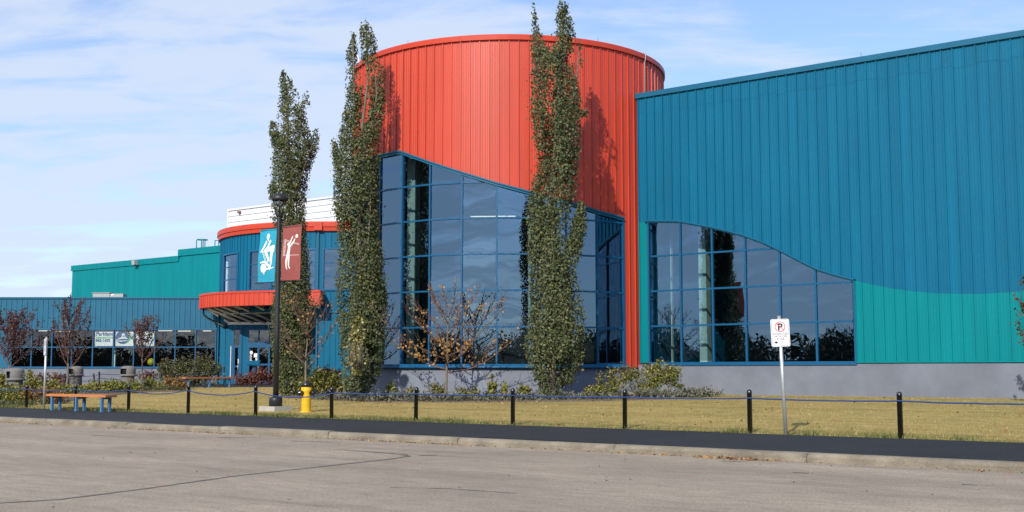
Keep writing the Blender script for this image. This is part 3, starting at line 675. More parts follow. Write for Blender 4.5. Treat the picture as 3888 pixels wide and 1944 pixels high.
# flat wall to the right of the drum, window in it
fx1 = 6.0; fw0, fw1 = at(1234, 1000, 62).x-DX, at(1310, 1000, 62).x-DX
u = .12
while u < fx1:
    for zb_, zt_ in (((4.3, WZ0-.05), (WZ1+.05, zf+.02)) if fw0 < u+.15 < fw1 else ((4.3, zf+.02),)):
        panel(ent, u, .3, lambda q: zb_, lambda q: zt_, BLUE, y=-DR+.03)
    if u > .08: panel(ent, u, .3, lambda q: .3, lambda q: 4.24, BLUE, y=-DR+.03)
    u += .3
fr = MB(); fr.bx(fw0-.08, fw1+.3, -DR-.04, -DR+.1, WZ0-.1, WZ0); fr.bx(fw0-.08, fw1+.3, -DR-.04, -DR+.1, WZ1, WZ1+.08); fr.bx(fw0-.08, fw0, -DR-.04, -DR+.1, WZ0, WZ1); fr.bx(fw1+.22, fw1+.3, -DR-.04, -DR+.1, WZ0, WZ1); fr = fr.build('window', BLUEF, ent)
for j in range(3):
    z0 = WZ0+(WZ1-WZ0)/3*j; z1 = z0+(WZ1-WZ0)/3; cell(fr, fw0, fw1+.22, z0, z1, lambda u: 99, GLS, -DR+.04)
    if j: bar(fr, 'glazing_bar', fw0, fw1+.22, -DR-.02, -DR+.06, z0-.03, z0+.03, BLUEF)
mb = MB(); mb.bx(.1, fx1, -DR-.06, -DR, 4.24, 4.30); mb.build('panel_trim', BLUEB, ent)
mb = MB(); mb.bx(.03, .11, -DR-.08, -DR+.02, .4, zt-.3); mb.build('downpipe', BLUEB, ent)
mb = MB()
prof = [(DR-.1, zf), (DR+.10, zf), (DR+.12, zf+.2), (DR+.17, zf+.22), (DR+.17, zt-.06), (DR+.14, zt), (DR-.3, zt)]
mb.lathe(prof, 40, a0=-PI/2-1.7, a1=-PI/2, cap=False, sm=False); o0 = len(mb.v)
r0 = [mb.P((.001, -r, z)) for r, z in prof]; r1 = [mb.P((fx1, -r, z)) for r, z in prof]
for j in range(6): mb.Fc((r0[j], r1[j], r1[j+1], r0[j+1]), False)
mb.bx(-.12, .3, -DR-.24, -DR-.1, zf+.02, zt-.04); mb.build('roof_rim', REDT, ent)
mb = MB(); mb.lathe([(DR-.07, 4.3), (DR-.07, zf+.1)], 16, a0=-PI*1.5, a1=-PI/2-1.69, cap=False); mb.lathe([(DR-.07, 4.3), (DR-.07, WZ0-.02)], 30, a0=-PI/2-1.7, a1=-PI/2, cap=False); mb.lathe([(DR-.07, WZ1+.02), (DR-.07, zf+.1)], 30, a0=-PI/2-1.7, a1=-PI/2, cap=False)
mb.bx(0, fx1, -DR+.2, -DR+.25, .2, 4.3)
for x0, x1 in ((0, fw0), (fw1+.25, fx1)): mb.bx(x0, x1, -DR+.07, -DR+.12, 4.3, zf+.1)
mb.bx(fw0, fw1+.25, -DR+.07, -DR+.12, 4.3, WZ0-.02); mb.bx(fw0, fw1+.25, -DR+.07, -DR+.12, WZ1+.02, zf+.1)
mb.lathe([(.05, zt-.1), (DR, zt-.1)], 30, a0=-PI/2-1.7, a1=-PI/2, cap=False); mb.bx(0, fx1, -DR+.1, 4, zt-.15, zt-.1); mb.bx(-5.9, fx1, 3.8, 4, .2, zt-.1); mb.lathe([(.05, 4.35), (DR, 4.35)], 30, a0=-PI/2-1.7, a1=-PI/2, cap=False)
mb.build('wall', BLUE, ent)
mb = MB(); mb.bx(-5.5, fx1, 1.5, 1.6, 4.4, zt-.2); mb.bx(-3.5, -3.2, -3.6, -3.3, 4.4, zt-.2); mb.build('interior', INT, ent)
# lower entrance wall, doors
YE = 64.5; ey = YE-DY
def ex(px): return at(px, 1350, YE).x - DX
def ez(py): return at(950, py, YE).z
EL = ex(826); ER = .05; ETOP = ez(1222)
segs = [(EL, ex(878)), (ex(917.5), ex(938)), (ex(1105), ER)]
for x0, x1 in segs:
    n = max(1, round((x1-x0)/.3)); w = (x1-x0)/n
    for k in range(n): panel(ent, x0+k*w, w, lambda q: .3, lambda q: ETOP+.6, BLUE, y=ey)
mb = MB(); mb.bx(EL, ex(878), ey+.04, ey+.2, .2, 4.5); mb.bx(ex(878), ex(1105), ey+.04, ey+.2, ez(1249), 4.5); mb.bx(ex(917.5), ex(938), ey+.04, ey+.2, .2, 4.5); mb.bx(ex(1105), ER, ey+.04, ey+.2, .2, 4.5)
mb.bx(EL-.02, EL+.15, ey, -DY+YA+.1, .2, 4.6); mb.bx(ER, ER+.15, -DR+.05, ey+.2, .2, 4.4); mb.build('entrance_wall', BLUE, ent)
x_ = ex(878)
while x_ < ex(1105)-.01:
    w = min(.3, ex(1105)-x_); panel(ent, x_, w, lambda q: ez(1248), lambda q: ETOP+.6, BLUE, y=ey); x_ += w
mb = MB(); mb.bx(EL, ER, ey+3, ey+3.1, .2, 4); mb.bx(EL, ER, ey+.2, ey+3, .42, .5); mb.build('lobby', INT, ent)
# single door with transom light
ZF0 = .5
dr = MB(); x0, x1 = ex(879), ex(917); zt0 = ez(1314)
dr.bx(x0, x0+.12, ey-.05, ey+.1, ZF0, ez(1250)); dr.bx(x1-.12, x1, ey-.05, ey+.1, ZF0, ez(1250)); dr.bx(x0+.12, x1-.12, ey-.05, ey+.1, zt0-.09, zt0); dr.bx(x0+.12, x1-.12, ey-.05, ey+.1, ez(1250)-.06, ez(1250))
dr.bx(x0+.125, x0+.19, ey-.03, ey+.02, ZF0, zt0-.09); dr.bx(x1-.19, x1-.125, ey-.03, ey+.02, ZF0, zt0-.09); dr.bx(x0+.19, x1-.19, ey-.03, ey+.02, ZF0, ZF0+.25); dr.bx(x0+.19, x1-.19, ey-.03, ey+.02, ZF0+.9, ZF0+.98); dr = dr.build('door', BLUEF, ent, label='narrow single glass door beside the main doors')
cell(dr, x0+.19, x1-.19, ZF0+.25, zt0-.09, lambda u: 99, GLC, ey); cell(dr, x0+.12, x1-.12, zt0, ez(1250)-.06, lambda u: 99, GLC, ey)
mb = MB(); mb.bx(x0-.04, x0-.002, ey-.09, ey+.02, ZF0, zt0); mb.build('jamb', WHITE, dr)
mb = MB(); mb.tube([(x1-.16, ey-.04, ZF0+.72), (x1-.16, ey-.1, ZF0+.75), (x1-.16, ey-.1, ZF0+1.0), (x1-.16, ey-.04, ZF0+1.03)], .02, 6); mb.bx(x1-.19, x1-.13, ey-.045, ey-.03, ZF0+1.1, ZF0+1.35); mb.build('handle', GALV, dr)
# main double doors
x0, x1 = ex(938), ex(1105); xm = [x0, ex(981.5), ex(1022), ex(1064), x1]; zh = ez(1300); zd = ez(1320)
dd = MB(); dd.bx(x0, x1, ey-.06, ey+.1, zd, zh); dd.bx(x0, x1, ey-.05, ey+.1, ez(1249)-.06, ez(1249)); dd.bx(x0, x0+.14, ey-.05, ey+.1, ZF0, zd); dd.bx(x1-.1, x1, ey-.05, ey+.1, ZF0, zd)
for x in (x0, x1-.08): dd.bx(x, x+.08, ey-.05, ey+.1, zh, ez(1249)-.06)
dd = dd.build('double_door', BLUEF, ent, label='wide glazed entrance doors under the canopy')
for x in xm[1:-1]: bar(dd, 'mullion', x-.05, x+.05, ey-.045, ey+.09, ZF0, zd, BLUEF); bar(dd, 'mullion', x-.03, x+.03, ey-.045, ey+.09, zh, ez(1249)-.06, BLUEF)
for a_, b_ in zip(xm, xm[1:]):
    bar(dd, 'rail', a_+.051, b_-.051, ey-.035, ey+.08, ez(1384)-.05, ez(1384)+.05, BLUEF); bar(dd, 'rail', a_+.051, b_-.051, ey-.035, ey+.08, ZF0, ZF0+.2, BLUEF)
    cell(dd, a_+.05, b_-.05, ZF0+.2, ez(1384), lambda u: 99, GLC, ey); cell(dd, a_+.05, b_-.05, ez(1384), zd, lambda u: 99, GLC, ey); cell(dd, a_+.03, b_-.03, zh, ez(1249)-.06, lambda u: 99, GLC, ey)
fn = lambda x, z: (x, ey-.012, z)
mb = MB(); flat_disc(mb, (ex(954), ez(1339)), .085, .105, fn); mb.build('notice', SIGNW, dd, label='round white sticker on the door glass')
mb = MB(); mb.poly([fn(ex(964), ez(1357)), fn(ex(977), ez(1357)), fn(ex(977), ez(1342)), fn(ex(964), ez(1342))]); mb.build('notice', SIGNW, dd, label='square white paper notice on the door glass')
mb = MB()
for k in range(5): z = ez(1360+k*4.2); mb.poly([fn(ex(970), z-.045), fn(ex(979.5), z-.045), fn(ex(979.5), z), fn(ex(970), z)])
mb.build('notice', SIGNW, dd, label='white opening hours lettering on the door glass')
mb = MB()
for k in range(7):
    z = ez(1349+k*4.6); w = [9, 11, 10, 10, 11, 9, 12][k]; mb.poly([fn(ex(947), z-.035), fn(ex(947+w), z-.03), fn(ex(947+w-1.5), z), fn(ex(947), z)])
mb.build('notice', SIGNW, dd, label='white lettering down the left door glass')
# canopy
CX, CY, CA, CB_ = -9.94-DX, 65.6-DY, 7.4, 5.1; cz0, cz1 = at(1205, 1157, 60.5).z, at(1205, 1100.6, 60.5).z
def cpt(t): return Vector((CX - CA*math.sin(t), CY - CB_*math.cos(t), 0))     # t 0 = right front end, PI/2 = left tangent
can = MB(); n = 44; pr = None
for i in range(n+1):
    t = (PI/2+.25)*i/n; q = cpt(t); nn = Vector((-math.sin(t)/CA, -math.cos(t)/CB_, 0)).normalized()
    c = [can.P(q - nn*.6 + Vector((0, 0, cz1-.12))), can.P(q - nn*.2 + Vector((0, 0, cz1))), can.P(q + nn*.035 + Vector((0, 0, cz1))), can.P(q + nn*.035 + Vector((0, 0, cz1-.11))), can.P(q - nn*.02 + Vector((0, 0, cz1-.12))), can.P(q - nn*.02 + Vector((0, 0, cz0))), can.P(q - nn*.3 + Vector((0, 0, cz0))), can.P(q - nn*.3 + Vector((0, 0, cz1-.3)))]
    if pr:
        for j in range(7): can.Fc((pr[j], pr[j+1], c[j+1], c[j]), False)
    pr = c
can.bx(CX, CX+.05, CY-CB_, -DR-.005, cz0, cz1); can.bx(CX-.3, CX, CY-CB_+.35, -DR-.005, cz1-.14, cz1-.02)
# flat roof of the canopy
top = [cpt((PI/2+.1)*i/20) for i in range(21)]
can.Fc([can.P(q*.98 + Vector((0, 0, cz1-.14))) for q in top] + [can.P((CX-6.8, -1.2, cz1-.14)), can.P((CX, -1.2-2, cz1-.14))])
can = can.build('canopy', REDT, ent)
ang = []; t = 0.0
while t < PI/2+.2:
    ds = math.hypot(CA*math.cos(t), CB_*math.sin(t)); ang.append(t); t += .3/ds
for t0, t1 in zip(ang, ang[1:]):
    p0, p1 = cpt(t1), cpt(t0); d = (p1-p0); w = d.length; M = Matrix.Translation((p0.x, p0.y, 0)) @ Matrix.Rotation(math.atan2(d.y, d.x), 4, 'Z')
    panel(can, 0, w, lambda q: cz0+.002, lambda q: cz1-.105, RED, M=M, prof=FLAT, name='fascia_panel')
# slanted glazed soffit: white bars from the wall line up to the fascia
sz = ez(1233); xs0, xs1 = ex(868), ex(1190)
mb = MB(); mb.bx(xs0-.05, xs1, ey-.12, ey-.02, sz, sz+.14); sof = mb.build('soffit_frame', SOFW, can)
nb = 7
tops = []; bots = []
for k in range(nb+1):
    f = k/nb; bx_ = xs0+(xs1-xs0)*f; b = Vector((bx_, ey-.08, sz+.10)); t = PI/2*1.0*(1-f)**.8*.93; q = cpt(t); nn = Vector((-math.sin(t)/CA, -math.cos(t)/CB_, 0)).normalized()
    e = q - nn*.32; e = Vector((e.x, e.y, cz0+.10)); tops.append(e); bots.append(b)
    mb = MB(); d = e-b; mb.tube([b, e], .075, 4); mb.build('soffit_bar', SOFW, sof)
for k in range(nb):
    mb = MB(); up = Vector((0, 0, .06)); mb.poly([bots[k]+up, bots[k+1]+up, tops[k+1]+up, tops[k]+up]); mb.build('soffit_pane', GLG, sof)
    if k: mb = MB(); mb.tube([bots[k].lerp(tops[k], .55), bots[k+1].lerp(tops[k+1], .55)], .04, 4); mb.build('soffit_bar', SOFW, sof)
q0 = cpt(PI/2-.05); mb = MB(); mb.tube([(q0.x+.25, q0.y-.35, cz0+.02), (q0.x+.27, q0.y-.35, cz0-.3), (q0.x+.5, q0.y-.25, cz0-.5), (bots[0].x-.3, ey-.2, cz0-.95), (bots[0].x-.1, ey-.05, cz0-1.0)], .055, 7); mb.build('drain_pipe', BLACKM, can)
# path in front of the doors
mb = MB(); pts = [(-15.6, 51.0), (-9.6, 52.5), (-9.0, 64.45), (-17.5, 66.9), (-40, 66.9), (-40, 64.2), (-17.2, 64.2)]
mb.poly([(x, y, gz(x, y)+.012) for x, y in pts]); mb.build('path', ASPH, kind='structure')
# slanted-top stand by the doors
st = thing('entrance_stand', 'blue stand with a sloping top beside the entrance doors', 'stand', onY(962, 62.6))
mb = MB(); mb.box((0, 0, 1.12), (.62, .5, .06), rx=.45); mb.build('sloping_top', BLUEB, st); mb = MB(); mb.box((.03, 0, .52), (.16, .12, 1.06)); mb.build('post', BLUEF, st); mb = MB(); mb.box((.03, 0, .02), (.4, .4, .04)); mb.build('base', BLACKM, st)

# ------------------------------------------------------------------ banner and ball in the annex windows
wbn = thing('window_banner', 'white clinic banner with blue round emblem behind the annex windows', 'banner', (AX1, YA, 0))
yb = .10
mb = MB(); mb.bx(mx_[4]+.05, mx_[5]-.045, yb, yb+.01, AWM+.06, APB-.16); mb.bx(mx_[5]+.045, mx_[7]-.05, yb, yb+.01, AWM+.06, APB-.16); mb.build('sheet', PRW, wbn)
fn = lambda x, z: (x, yb-.004, z); xb = mx_[4]+.12
def bz(py): return azz(py)
mb = MB(); add_text(mb, 'Parkland', .30, lambda x, y: fn(xb+x, bz(1274)+y), 'LEFT', .012); add_text(mb, '962-1692', .215, lambda x, y: fn(xb+x, bz(1297.5)+y), 'LEFT', .012)
for k, (w, z) in enumerate(((.5, 1270), (.75, 1281), (.7, 1294))): add_text(mb, ['wellness', 'massage', 'acupuncture'][k] if False else '', .1, lambda x, y: fn(x, z))
for z, w in ((1279.5, .55), (1284, .7), (1291, .65), (1295.5, .5)):
    for k in range(4):
        a_ = mx_[7]-.15-w + k*w/4; mb.poly([fn(a_, bz(z+2.6)), fn(a_+w/4-.04, bz(z+2.6)), fn(a_+w/4-.04, bz(z)), fn(a_, bz(z))])
mb.build('print', PRB, wbn, label='dark blue lettering')
mb = MB(); add_text(mb, 'REHABILITATION', .155, lambda x, y: fn(xb+x*1.0, bz(1285.5)+y), 'LEFT', .008); mb.build('print', PRG, wbn, label='green lettering')
ec = (ax(462), (bz(1254)+bz(1306))/2); er = (bz(1254)-bz(1306))/2
fe = lambda dy: (lambda x, z: (x, yb-dy, z))
mb = MB(); flat_disc(mb, (ec[0]+.09, ec[1]-.01), er*1.0, er*.98, fe(.003)); mb.build('emblem', PRG, wbn, label='green rim of the emblem')
mb = MB(); flat_disc(mb, ec, er*.98, er*.97, fe(.006)); mb.build('emblem', PRB, wbn, label='blue disc of the emblem')
mb = MB(); flat_disc(mb, (ec[0]+.05, ec[1]+.13), .09, .09, fe(.009)); stroke(mb, [(ec[0]-.35, ec[1]-.16), (ec[0]-.1, ec[1]-.06), (ec[0]+.1, ec[1]-.02), (ec[0]+.32, ec[1]-.09)], [.02, .09, .13, .02], fe(.009)); stroke(mb, [(ec[0]-.36, ec[1]-.2), (ec[0]-.1, ec[1]-.23), (ec[0]+.3, ec[1]-.19)], [.02, .07, .02], fe(.009))
stroke(mb, [(ec[0]-.06, ec[1]+.02), (ec[0]+.06, ec[1]+.05), (ec[0]+.2, ec[1]+.02)], [.03, .08, .02], fe(.009)); mb.build('emblem', PRW, wbn, label='white reclining figure of the emblem')
bl = MB(); bl.lathe([(.01, -.215), (.08, -.2), (.15, -.155), (.2, -.08), (.215, 0), (.2, .08), (.15, .155), (.08, .2), (.01, .215)], 20); b = bl.build('exercise_ball', BALLM, loc=(ax(568)+AX1, YA+.42, azz(1374)))
tag(b, 'yellow green exercise ball on the sill inside the annex window', 'ball')
mb = MB(); mb.bx(ax(480), ax(600), .2, .75, AWB-.28, AWB-.16); mb.build('window_sill', INTC, annex)

# ------------------------------------------------------------------ bollards and rope
BX = [66, 189, 323, 473, 643, 834, 1046, 1290, 1572, 1887, 2266]; BHT = [.64, .67, .68, .70, .70, .68, .70, .70, .70, .72, .71]
BX = [-46] + BX + [2745]; BHT = [.64] + BHT + [.71]
def make_bollard(h=.7):
    t = thing('bollard', '', 'bollard')
    mb = MB(); r = .042; mb.lathe([(r, -.08), (r, h-.06), (r+.003, h-.058), (r+.003, h-.045)], 14); mb.build('post', BLACK, t)
    mb = MB(); mb.lathe([(r+.002, h-.046), (r, h-.03), (r*.72, h-.010), (r*.3, h-.001), (.002, h)], 14, cap=False); mb.build('domed_cap', BLACK, t)
    return t
BL = ['', 'black bollard furthest left in front of the shrubs beside the narrow sign pole', 'black bollard standing behind the middle of the orange bench',
      'black bollard just right of the orange bench end', 'black bollard midway between the orange bench and the lamp post', 'black bollard just left of the lamp post', 'black bollard just right of the yellow hydrant with small knobs',
      'black bollard in front of the orange leaved tree', 'black bollard left of the third poplar foot, in front of the tower glass', 'black bollard in front of the yellow bush by the red strip', 'black bollard just left of the drop off sign pole', 'black bollard furthest right in view on the open lawn', 'black bollard at the right end of the blue rope, past the photo edge']
b0 = make_bollard(); first = True; bpos = []
for i, x in enumerate(BX):
    p = lineX(x*1.50932, .10); h = BHT[i]
    if i == 0: o = None
    else:
        o = b0 if first else dup(b0, p, 0); first = False; o.location = p - Vector((0, 0, .7-h)); o['label'] = BL[i]; o['group'] = 'bollards along the pavement'
        o.rotation_euler = (random.uniform(-.012, .012), random.uniform(-.012, .012), random.random())
    bpos.append(p + Vector((0, 0, h*.80)))
p6 = bpos[6]; mb = MB(); 
mb.tube([(-.10, 0, .60), (.06, 0, .60)], .034, 8); mb.tube([(0, -.05, .56), (0, .05, .56)], .02, 6); mb.build('rope_knob', BLACK, [o for o in COL.objects if o.get('label') == BL[6]][0])
sag = [.02, .03, .055, .095, .10, .11, .012, .012, .012, .015, .015, .02]
path = []
for (a, b), s in zip(zip(bpos, bpos[1:]), sag):
    for k in range(14): f = k/14; q = a.lerp(b, f); q = q + Vector((0, 0, -4*s*f*(1-f) + random.uniform(-.003, .003))) - E2*.046; path.append(q)
mb = MB(); mb.tube(path, .0135, 6); tag(mb.build('rope', ROPE), 'blue rope strung along the front row of black bollards', 'rope')
# second row of posts and ropes among the shrubs
def bpost(px, ytop, ybot, Y, label, lean=0):
    p = at(px, ybot, Y); q = at(px+lean, ytop, Y); t = thing('rope_post', label, 'post', (p.x, p.y, gz(p.x, p.y)-.05), 0, 'slim rope posts by the annex'); z0 = t.location.z
    mb = MB(); mb.tube([(0, 0, 0), (q.x-p.x, 0, q.z-z0-.03)], .035, 8); mb.build('shaft', BLACK, t); mb = MB(); e = Vector((q.x-p.x, 0, q.z-z0-.03)); mb.tube([e+Vector((0, 0, -.002)), e+Vector((0, 0, .02)), e+Vector((0, 0, .035))], [.037, .03, .008], 8); mb.build('tip', BLACK, t)
    return q
r = [bpost(161, 1428, 1466, 47, 'slim black rope post hidden in shrubs right of the leftmost litter bin'), bpost(245, 1419, 1462, 48.5, 'slim black rope post beside the trunk of the tall red leaved tree'), bpost(363, 1418, 1470, 47.5, 'leaning black rope post right of the middle litter bin', -7),
     bpost(377, 1411, 1478, 46.5, 'upright black rope post next to the leaning one'), bpost(582, 1411, 1462, 49.5, 'slim black rope post between the young red tree and olive bush'), bpost(735, 1415, 1470, 51, 'slim black rope post in front of the far orange bench'), bpost(851, 1393, 1466, 55, 'taller black rope post at the left of the entrance door')]
r = [at(-30, 1440, 46)] + r
for k, dz in enumerate((.09, .25)):
    path = []
    for a, b in zip(r, r[1:]):
        for j in range(8): f = j/8; q = a.lerp(b, f); path.append(q + Vector((0, -.05, -dz-.35*f*(1-f)*(.4+.5*k))))
    mb = MB(); mb.tube(path, .010, 5); tag(mb.build('rope', ROPE), ['upper blue rope on the slim posts by the annex', 'lower blue rope on the slim posts by the annex'][k], 'rope')

# ------------------------------------------------------------------ lamp post with banners
YL = 29.4; lp = onY(1046, YL); lamp = thing('street_lamp', 'black lamp post with a lantern head and two sport banners', 'street lamp', lp, RZ)
ztop = at(1055, 735, YL).z - lp.z
mb = MB(); mb.box((0, 0, .0), (.60, .60, .22), taper=.94); mb.build('footing', PAD, lamp)
mb = MB(); mb.lathe([(.165, .1101), (.165, .28), (.15, .335), (.08, .34)], 20); mb.build('base_collar', BLACKM, lamp)
mb = MB(); mb.lathe([(.072, .33), (.062, 2), (.056, ztop-.62), (.056, ztop-.55)], 14); mb.build('pole', BLACKM, lamp)
mb = MB(); mb.bx(-.10, -.065, -.03, .03, .62, .80); mb.build('access_box', BLACKM, lamp)
zh = ztop-.55
ln = MB(); ln.lathe([(.05, zh-.06), (.085, zh-.02), (.085, zh+.06), (.06, zh+.08)], 14)
for k in range(4):
    a = PI/4+k*PI/2; ln.tube([(.075*math.cos(a), .075*math.sin(a), zh+.02), (.095*math.cos(a), .095*math.sin(a), zh+.16), (.165*math.cos(a), .165*math.sin(a), zh+.40)], [.022, .017, .016], 5)
ln = ln.build('lantern', BLACKM, lamp)
mb = MB(); mb.lathe([(.19, zh+.37), (.205, zh+.38), (.205, zh+.45), (.17, zh+.49), (.14, zh+.535), (.05, zh+.555), (.002, zh+.557)], 22); mb.build('lantern_cap', BLACKM, ln)
mb = MB(); mb.lathe([(.02, zh+.20), (.07, zh+.23), (.11, zh+.31), (.12, zh+.37)], 16); mb.build('lantern_globe', glass_mat('lamp_globe_glass', (.75, .76, .75), .25), ln)
mb = MB(); mb.lathe([(.02, zh+.24), (.035, zh+.26), (.035, zh+.33), (.02, zh+.35)], 10); mb.build('bulb', SIGNW, ln)
zb1, zb0 = at(1120, 866, YL).z - lp.z, at(1120, 1070, YL).z - lp.z
for a_, b_ in (((-.02, 0, zb1+.005), (-.68, 0, zb1)), ((.02, 0, zb1+.03), (.86, 0, zb1+.03)), ((-.02, 0, zb0), (-.86, 0, zb0-.005)), ((.02, 0, zb0), (.90, 0, zb0+.01))): mb = MB(); mb.tube([a_, b_], .013, 5); mb.build('banner_arm', BLACKM, lamp)
def banner(x0, x1, z0, z1, m, label, wave, shift):
    b = thing('banner', label, 'banner', lp, RZ, 'sport banners on the lamp post')
    def f(u, v, off=0):                       # u across 0..1, v up 0..1 -> billowing cloth
        x = x0+(x1-x0)*u + shift*(1-v)**2; y = wave*math.sin(PI*v)*(.6+.4*math.sin(PI*u)) + .02*math.sin(5*v+3*u)*(1-abs(2*v-1))
        return (x, -y-off, z0+(z1-z0)*v)
    mb = MB(); mb.smooth = True; idx = {}
    for i in range(9):
        for j in range(19): idx[i, j] = mb.P(f(i/8, j/18))
    for i in range(8):
        for j in range(18): mb.Fc((idx[i, j], idx[i+1, j], idx[i+1, j+1], idx[i, j+1]))
    mb.build('cloth', m, b)
    mb = MB(); mb.tube([f(0, 1, .0), f(1, 1, .0)], .02, 6); mb.tube([f(0, 0, 0), f(1, 0, 0)], .018, 6); mb.build('hem', m, b)
    return b, (lambda off: (lambda x, y: f(x, y, off)))
bb, fb = banner(-.70, -.07, zb0+.02, zb1-.02, BANB, 'blue banner with white exercise bike rider hanging left of the lamp post', .05, -.06)
def subdiv(pts, k=5): return [(a[0]+(b[0]-a[0])*i/k, a[1]+(b[1]-a[1])*i/k) for a, b in zip(pts, pts[1:]) for i in range(k)] + [pts[-1]]
F0 = fb(.006); Fb = lambda x, y: F0(x, y/2.1); V = lambda *p: [(x, v*2.1) for x, v in p]; mb = MB()
def limb(pts, ws, k=4):
    p = subdiv(V(*pts), k); w = []
    for a, b in zip(ws, ws[1:]): w += [a+(b-a)*i/k for i in range(k)]
    stroke(mb, p, w + [ws[-1]], Fb)
    for (x, y), r in ((p[0], ws[0]), (p[-1], ws[-1])): flat_disc(mb, (x, y), r*.5, r*.5, Fb, 12)
flat_disc(mb, (.53, .868*2.1), .085, .125, Fb); limb([(.53, .83), (.55, .79)], [.09, .07])
limb([(.44, .765), (.32, .68), (.17, .592)], [.10, .09, .065]); limb([(.68, .775), (.55, .67), (.33, .588)], [.10, .09, .065]); limb([(.13, .588), (.24, .578)], [.06, .06])
limb([(.88, .665), (.66, .625), (.38, .60)], [.14, .20, .13]); limb([(.90, .67), (.84, .60), (.78, .56)], [.06, .18, .16])
limb([(.42, .59), (.54, .49), (.64, .405)], [.13, .11, .07]); limb([(.64, .405), (.56, .385)], [.06, .05])
limb([(.78, .58), (.75, .46), (.76, .34), (.72, .275)], [.16, .13, .085, .07]); limb([(.72, .27), (.63, .255)], [.07, .05])
limb([(.25, .57), (.36, .47), (.45, .40)], [.022, .022, .022], 3); limb([(.31, .57), (.42, .48), (.50, .40)], [.018, .018, .018], 3)
flat_disc(mb, (.36, .262*2.1), .175, .185, Fb); limb([(.17, .37), (.36, .385), (.55, .36)], [.05, .08, .07]); limb([(.50, .36), (.66, .30), (.70, .24)], [.10, .09, .07]); limb([(.52, .245), (.76, .25), (.93, .27)], [.08, .06, .02]); limb([(.38, .18), (.40, .14)], [.07, .03])
mb.build('print', BANW, bb, label='white silhouette of a rider on an exercise bike')
br, fb = banner(.16, .84, zb0+.03, zb1+.01, BANR, 'dull red banner with white volleyball player hanging right of the lamp post', .05, -.04)
F1 = fb(.006); Fb = lambda x, y: F1(x, y/2.1); mb = MB()
flat_disc(mb, (.78, .805*2.1), .07, .07, Fb); flat_disc(mb, (.35, .665*2.1), .055, .055, Fb)
limb([(.36, .64), (.48, .73), (.57, .80)], [.07, .06, .05]); limb([(.45, .625), (.62, .695), (.69, .755)], [.08, .065, .05])
limb([(.41, .635), (.40, .56), (.37, .47)], [.13, .13, .14]); limb([(.34, .47), (.29, .34), (.30, .24), (.33, .205)], [.09, .08, .055, .05]); limb([(.41, .47), (.42, .34), (.43, .25), (.48, .215)], [.10, .085, .055, .05])
for p_, w_ in (([(.13, .765), (.5, .705), (.93, .655)], .012), ([(.14, .74), (.5, .685), (.93, .64)], .010), ([(.09, .455), (.5, .455), (.92, .45)], .012)): stroke(mb, subdiv(V(*p_), 4), w_, Fb)
for k in range(11): stroke(mb, subdiv(V((.10, .735-.025*k), (.235, .725-.025*k)), 2), .010, Fb)
for x in (.12, .18): stroke(mb, subdiv(V((x, .75), (x, .455)), 3), .010, Fb)
mb.build('print', BANW, br, label='white silhouette of a volleyball player at a net')

# ------------------------------------------------------------------ hydrant
hp = onY(1162, 28.5); hy = thing('fire_hydrant', 'yellow fire hydrant with black cap and side outlets on the lawn', 'fire hydrant', hp, .25)
mb = MB(); mb.lathe([(.112, -.04), (.114, .02), (.114, .44), (.116, .46), (.128, .50), (.128, .60)], 22); mb.build('barrel', YEL, hy)
mb = MB(); mb.lathe([(.128, .6001), (.136, .605), (.136, .655), (.128, .695), (.10, .712), (.03, .716), (.03, .75), (.002, .75)], 20); mb.build('cap', BLACK, hy)
for sgn, lab in ((-1, None), (1, None)):
    mb = MB(); a = -PI/2 + sgn*1.05; d = Vector((math.cos(a), math.sin(a), 0)); mb.tube([d*.09+Vector((0, 0, .46)), d*.17+Vector((0, 0, .46)), d*.171+Vector((0, 0, .46)), d*.21+Vector((0, 0, .46)), d*.215+Vector((0, 0, .46)), d*.25+Vector((0, 0, .46))], [.058, .058, .074, .072, .03, .028], 14); mb.build('outlet', BLACK, hy)
mb = MB(); mb.lathe([(.15, -.04), (.15, .012), (.12, .02)], 20); mb.build('base_flange', YEL, hy)

# ------------------------------------------------------------------ benches
def bench(label, p, rz, Ln, wide, h, nleg, m1=ORNG):
    b = thing('bench', label, 'bench', p, rz, 'backless orange benches')
    for k in range(3):
        w = wide/3-.012; y = -wide/2+wide/3*(k+.5)
        if k == 0: mb = MB(); mb.box((0, y, h-.03), (Ln, w, .06)); mb.build('seat_plank', m1, b)
        else: mb = MB(); mb.box((.0, y, h-.03), (Ln-.02*k, w, .06)); mb.build('seat_plank', m1, b)
    mb = MB(); mb.box((Ln/2+.006, 0, h-.03), (.012, wide, .058)); mb.build('end_board', BRWN, b)
    for k in range(nleg):
        x = -Ln/2+.22+(Ln-.44)*k/(nleg-1)
        for s in (-1, 1): mb = MB(); mb.box((x, s*(wide/2-.055), (h-.06)/2-.02), (.066, .066, h-.06+.04)); mb.build('leg', LEGB, b)
        mb = MB(); mb.box((x, 0, h-.085), (.06, wide-.2, .05)); mb.build('cross_rail', LEGB, b)
    return b
pl, pr_ = lineX(194, -.32), lineX(420, -.32); c = (pl+pr_)/2; c.z = gz(c.x, c.y)
bench('long orange plank bench on six blue legs at the pavement edge', c, RZ, (pr_-pl).length, .33, .43, 3)
a_, b_ = onY(692, 48.5), onY(876, 51.0); d = b_-a_; c = (a_+b_)/2; c.z = gz(c.x, c.y)+.02
bench('weathered orange bench farther back beside the olive bush and entrance', c, math.atan2(d.y, d.x), d.length, .36, .43, 3)

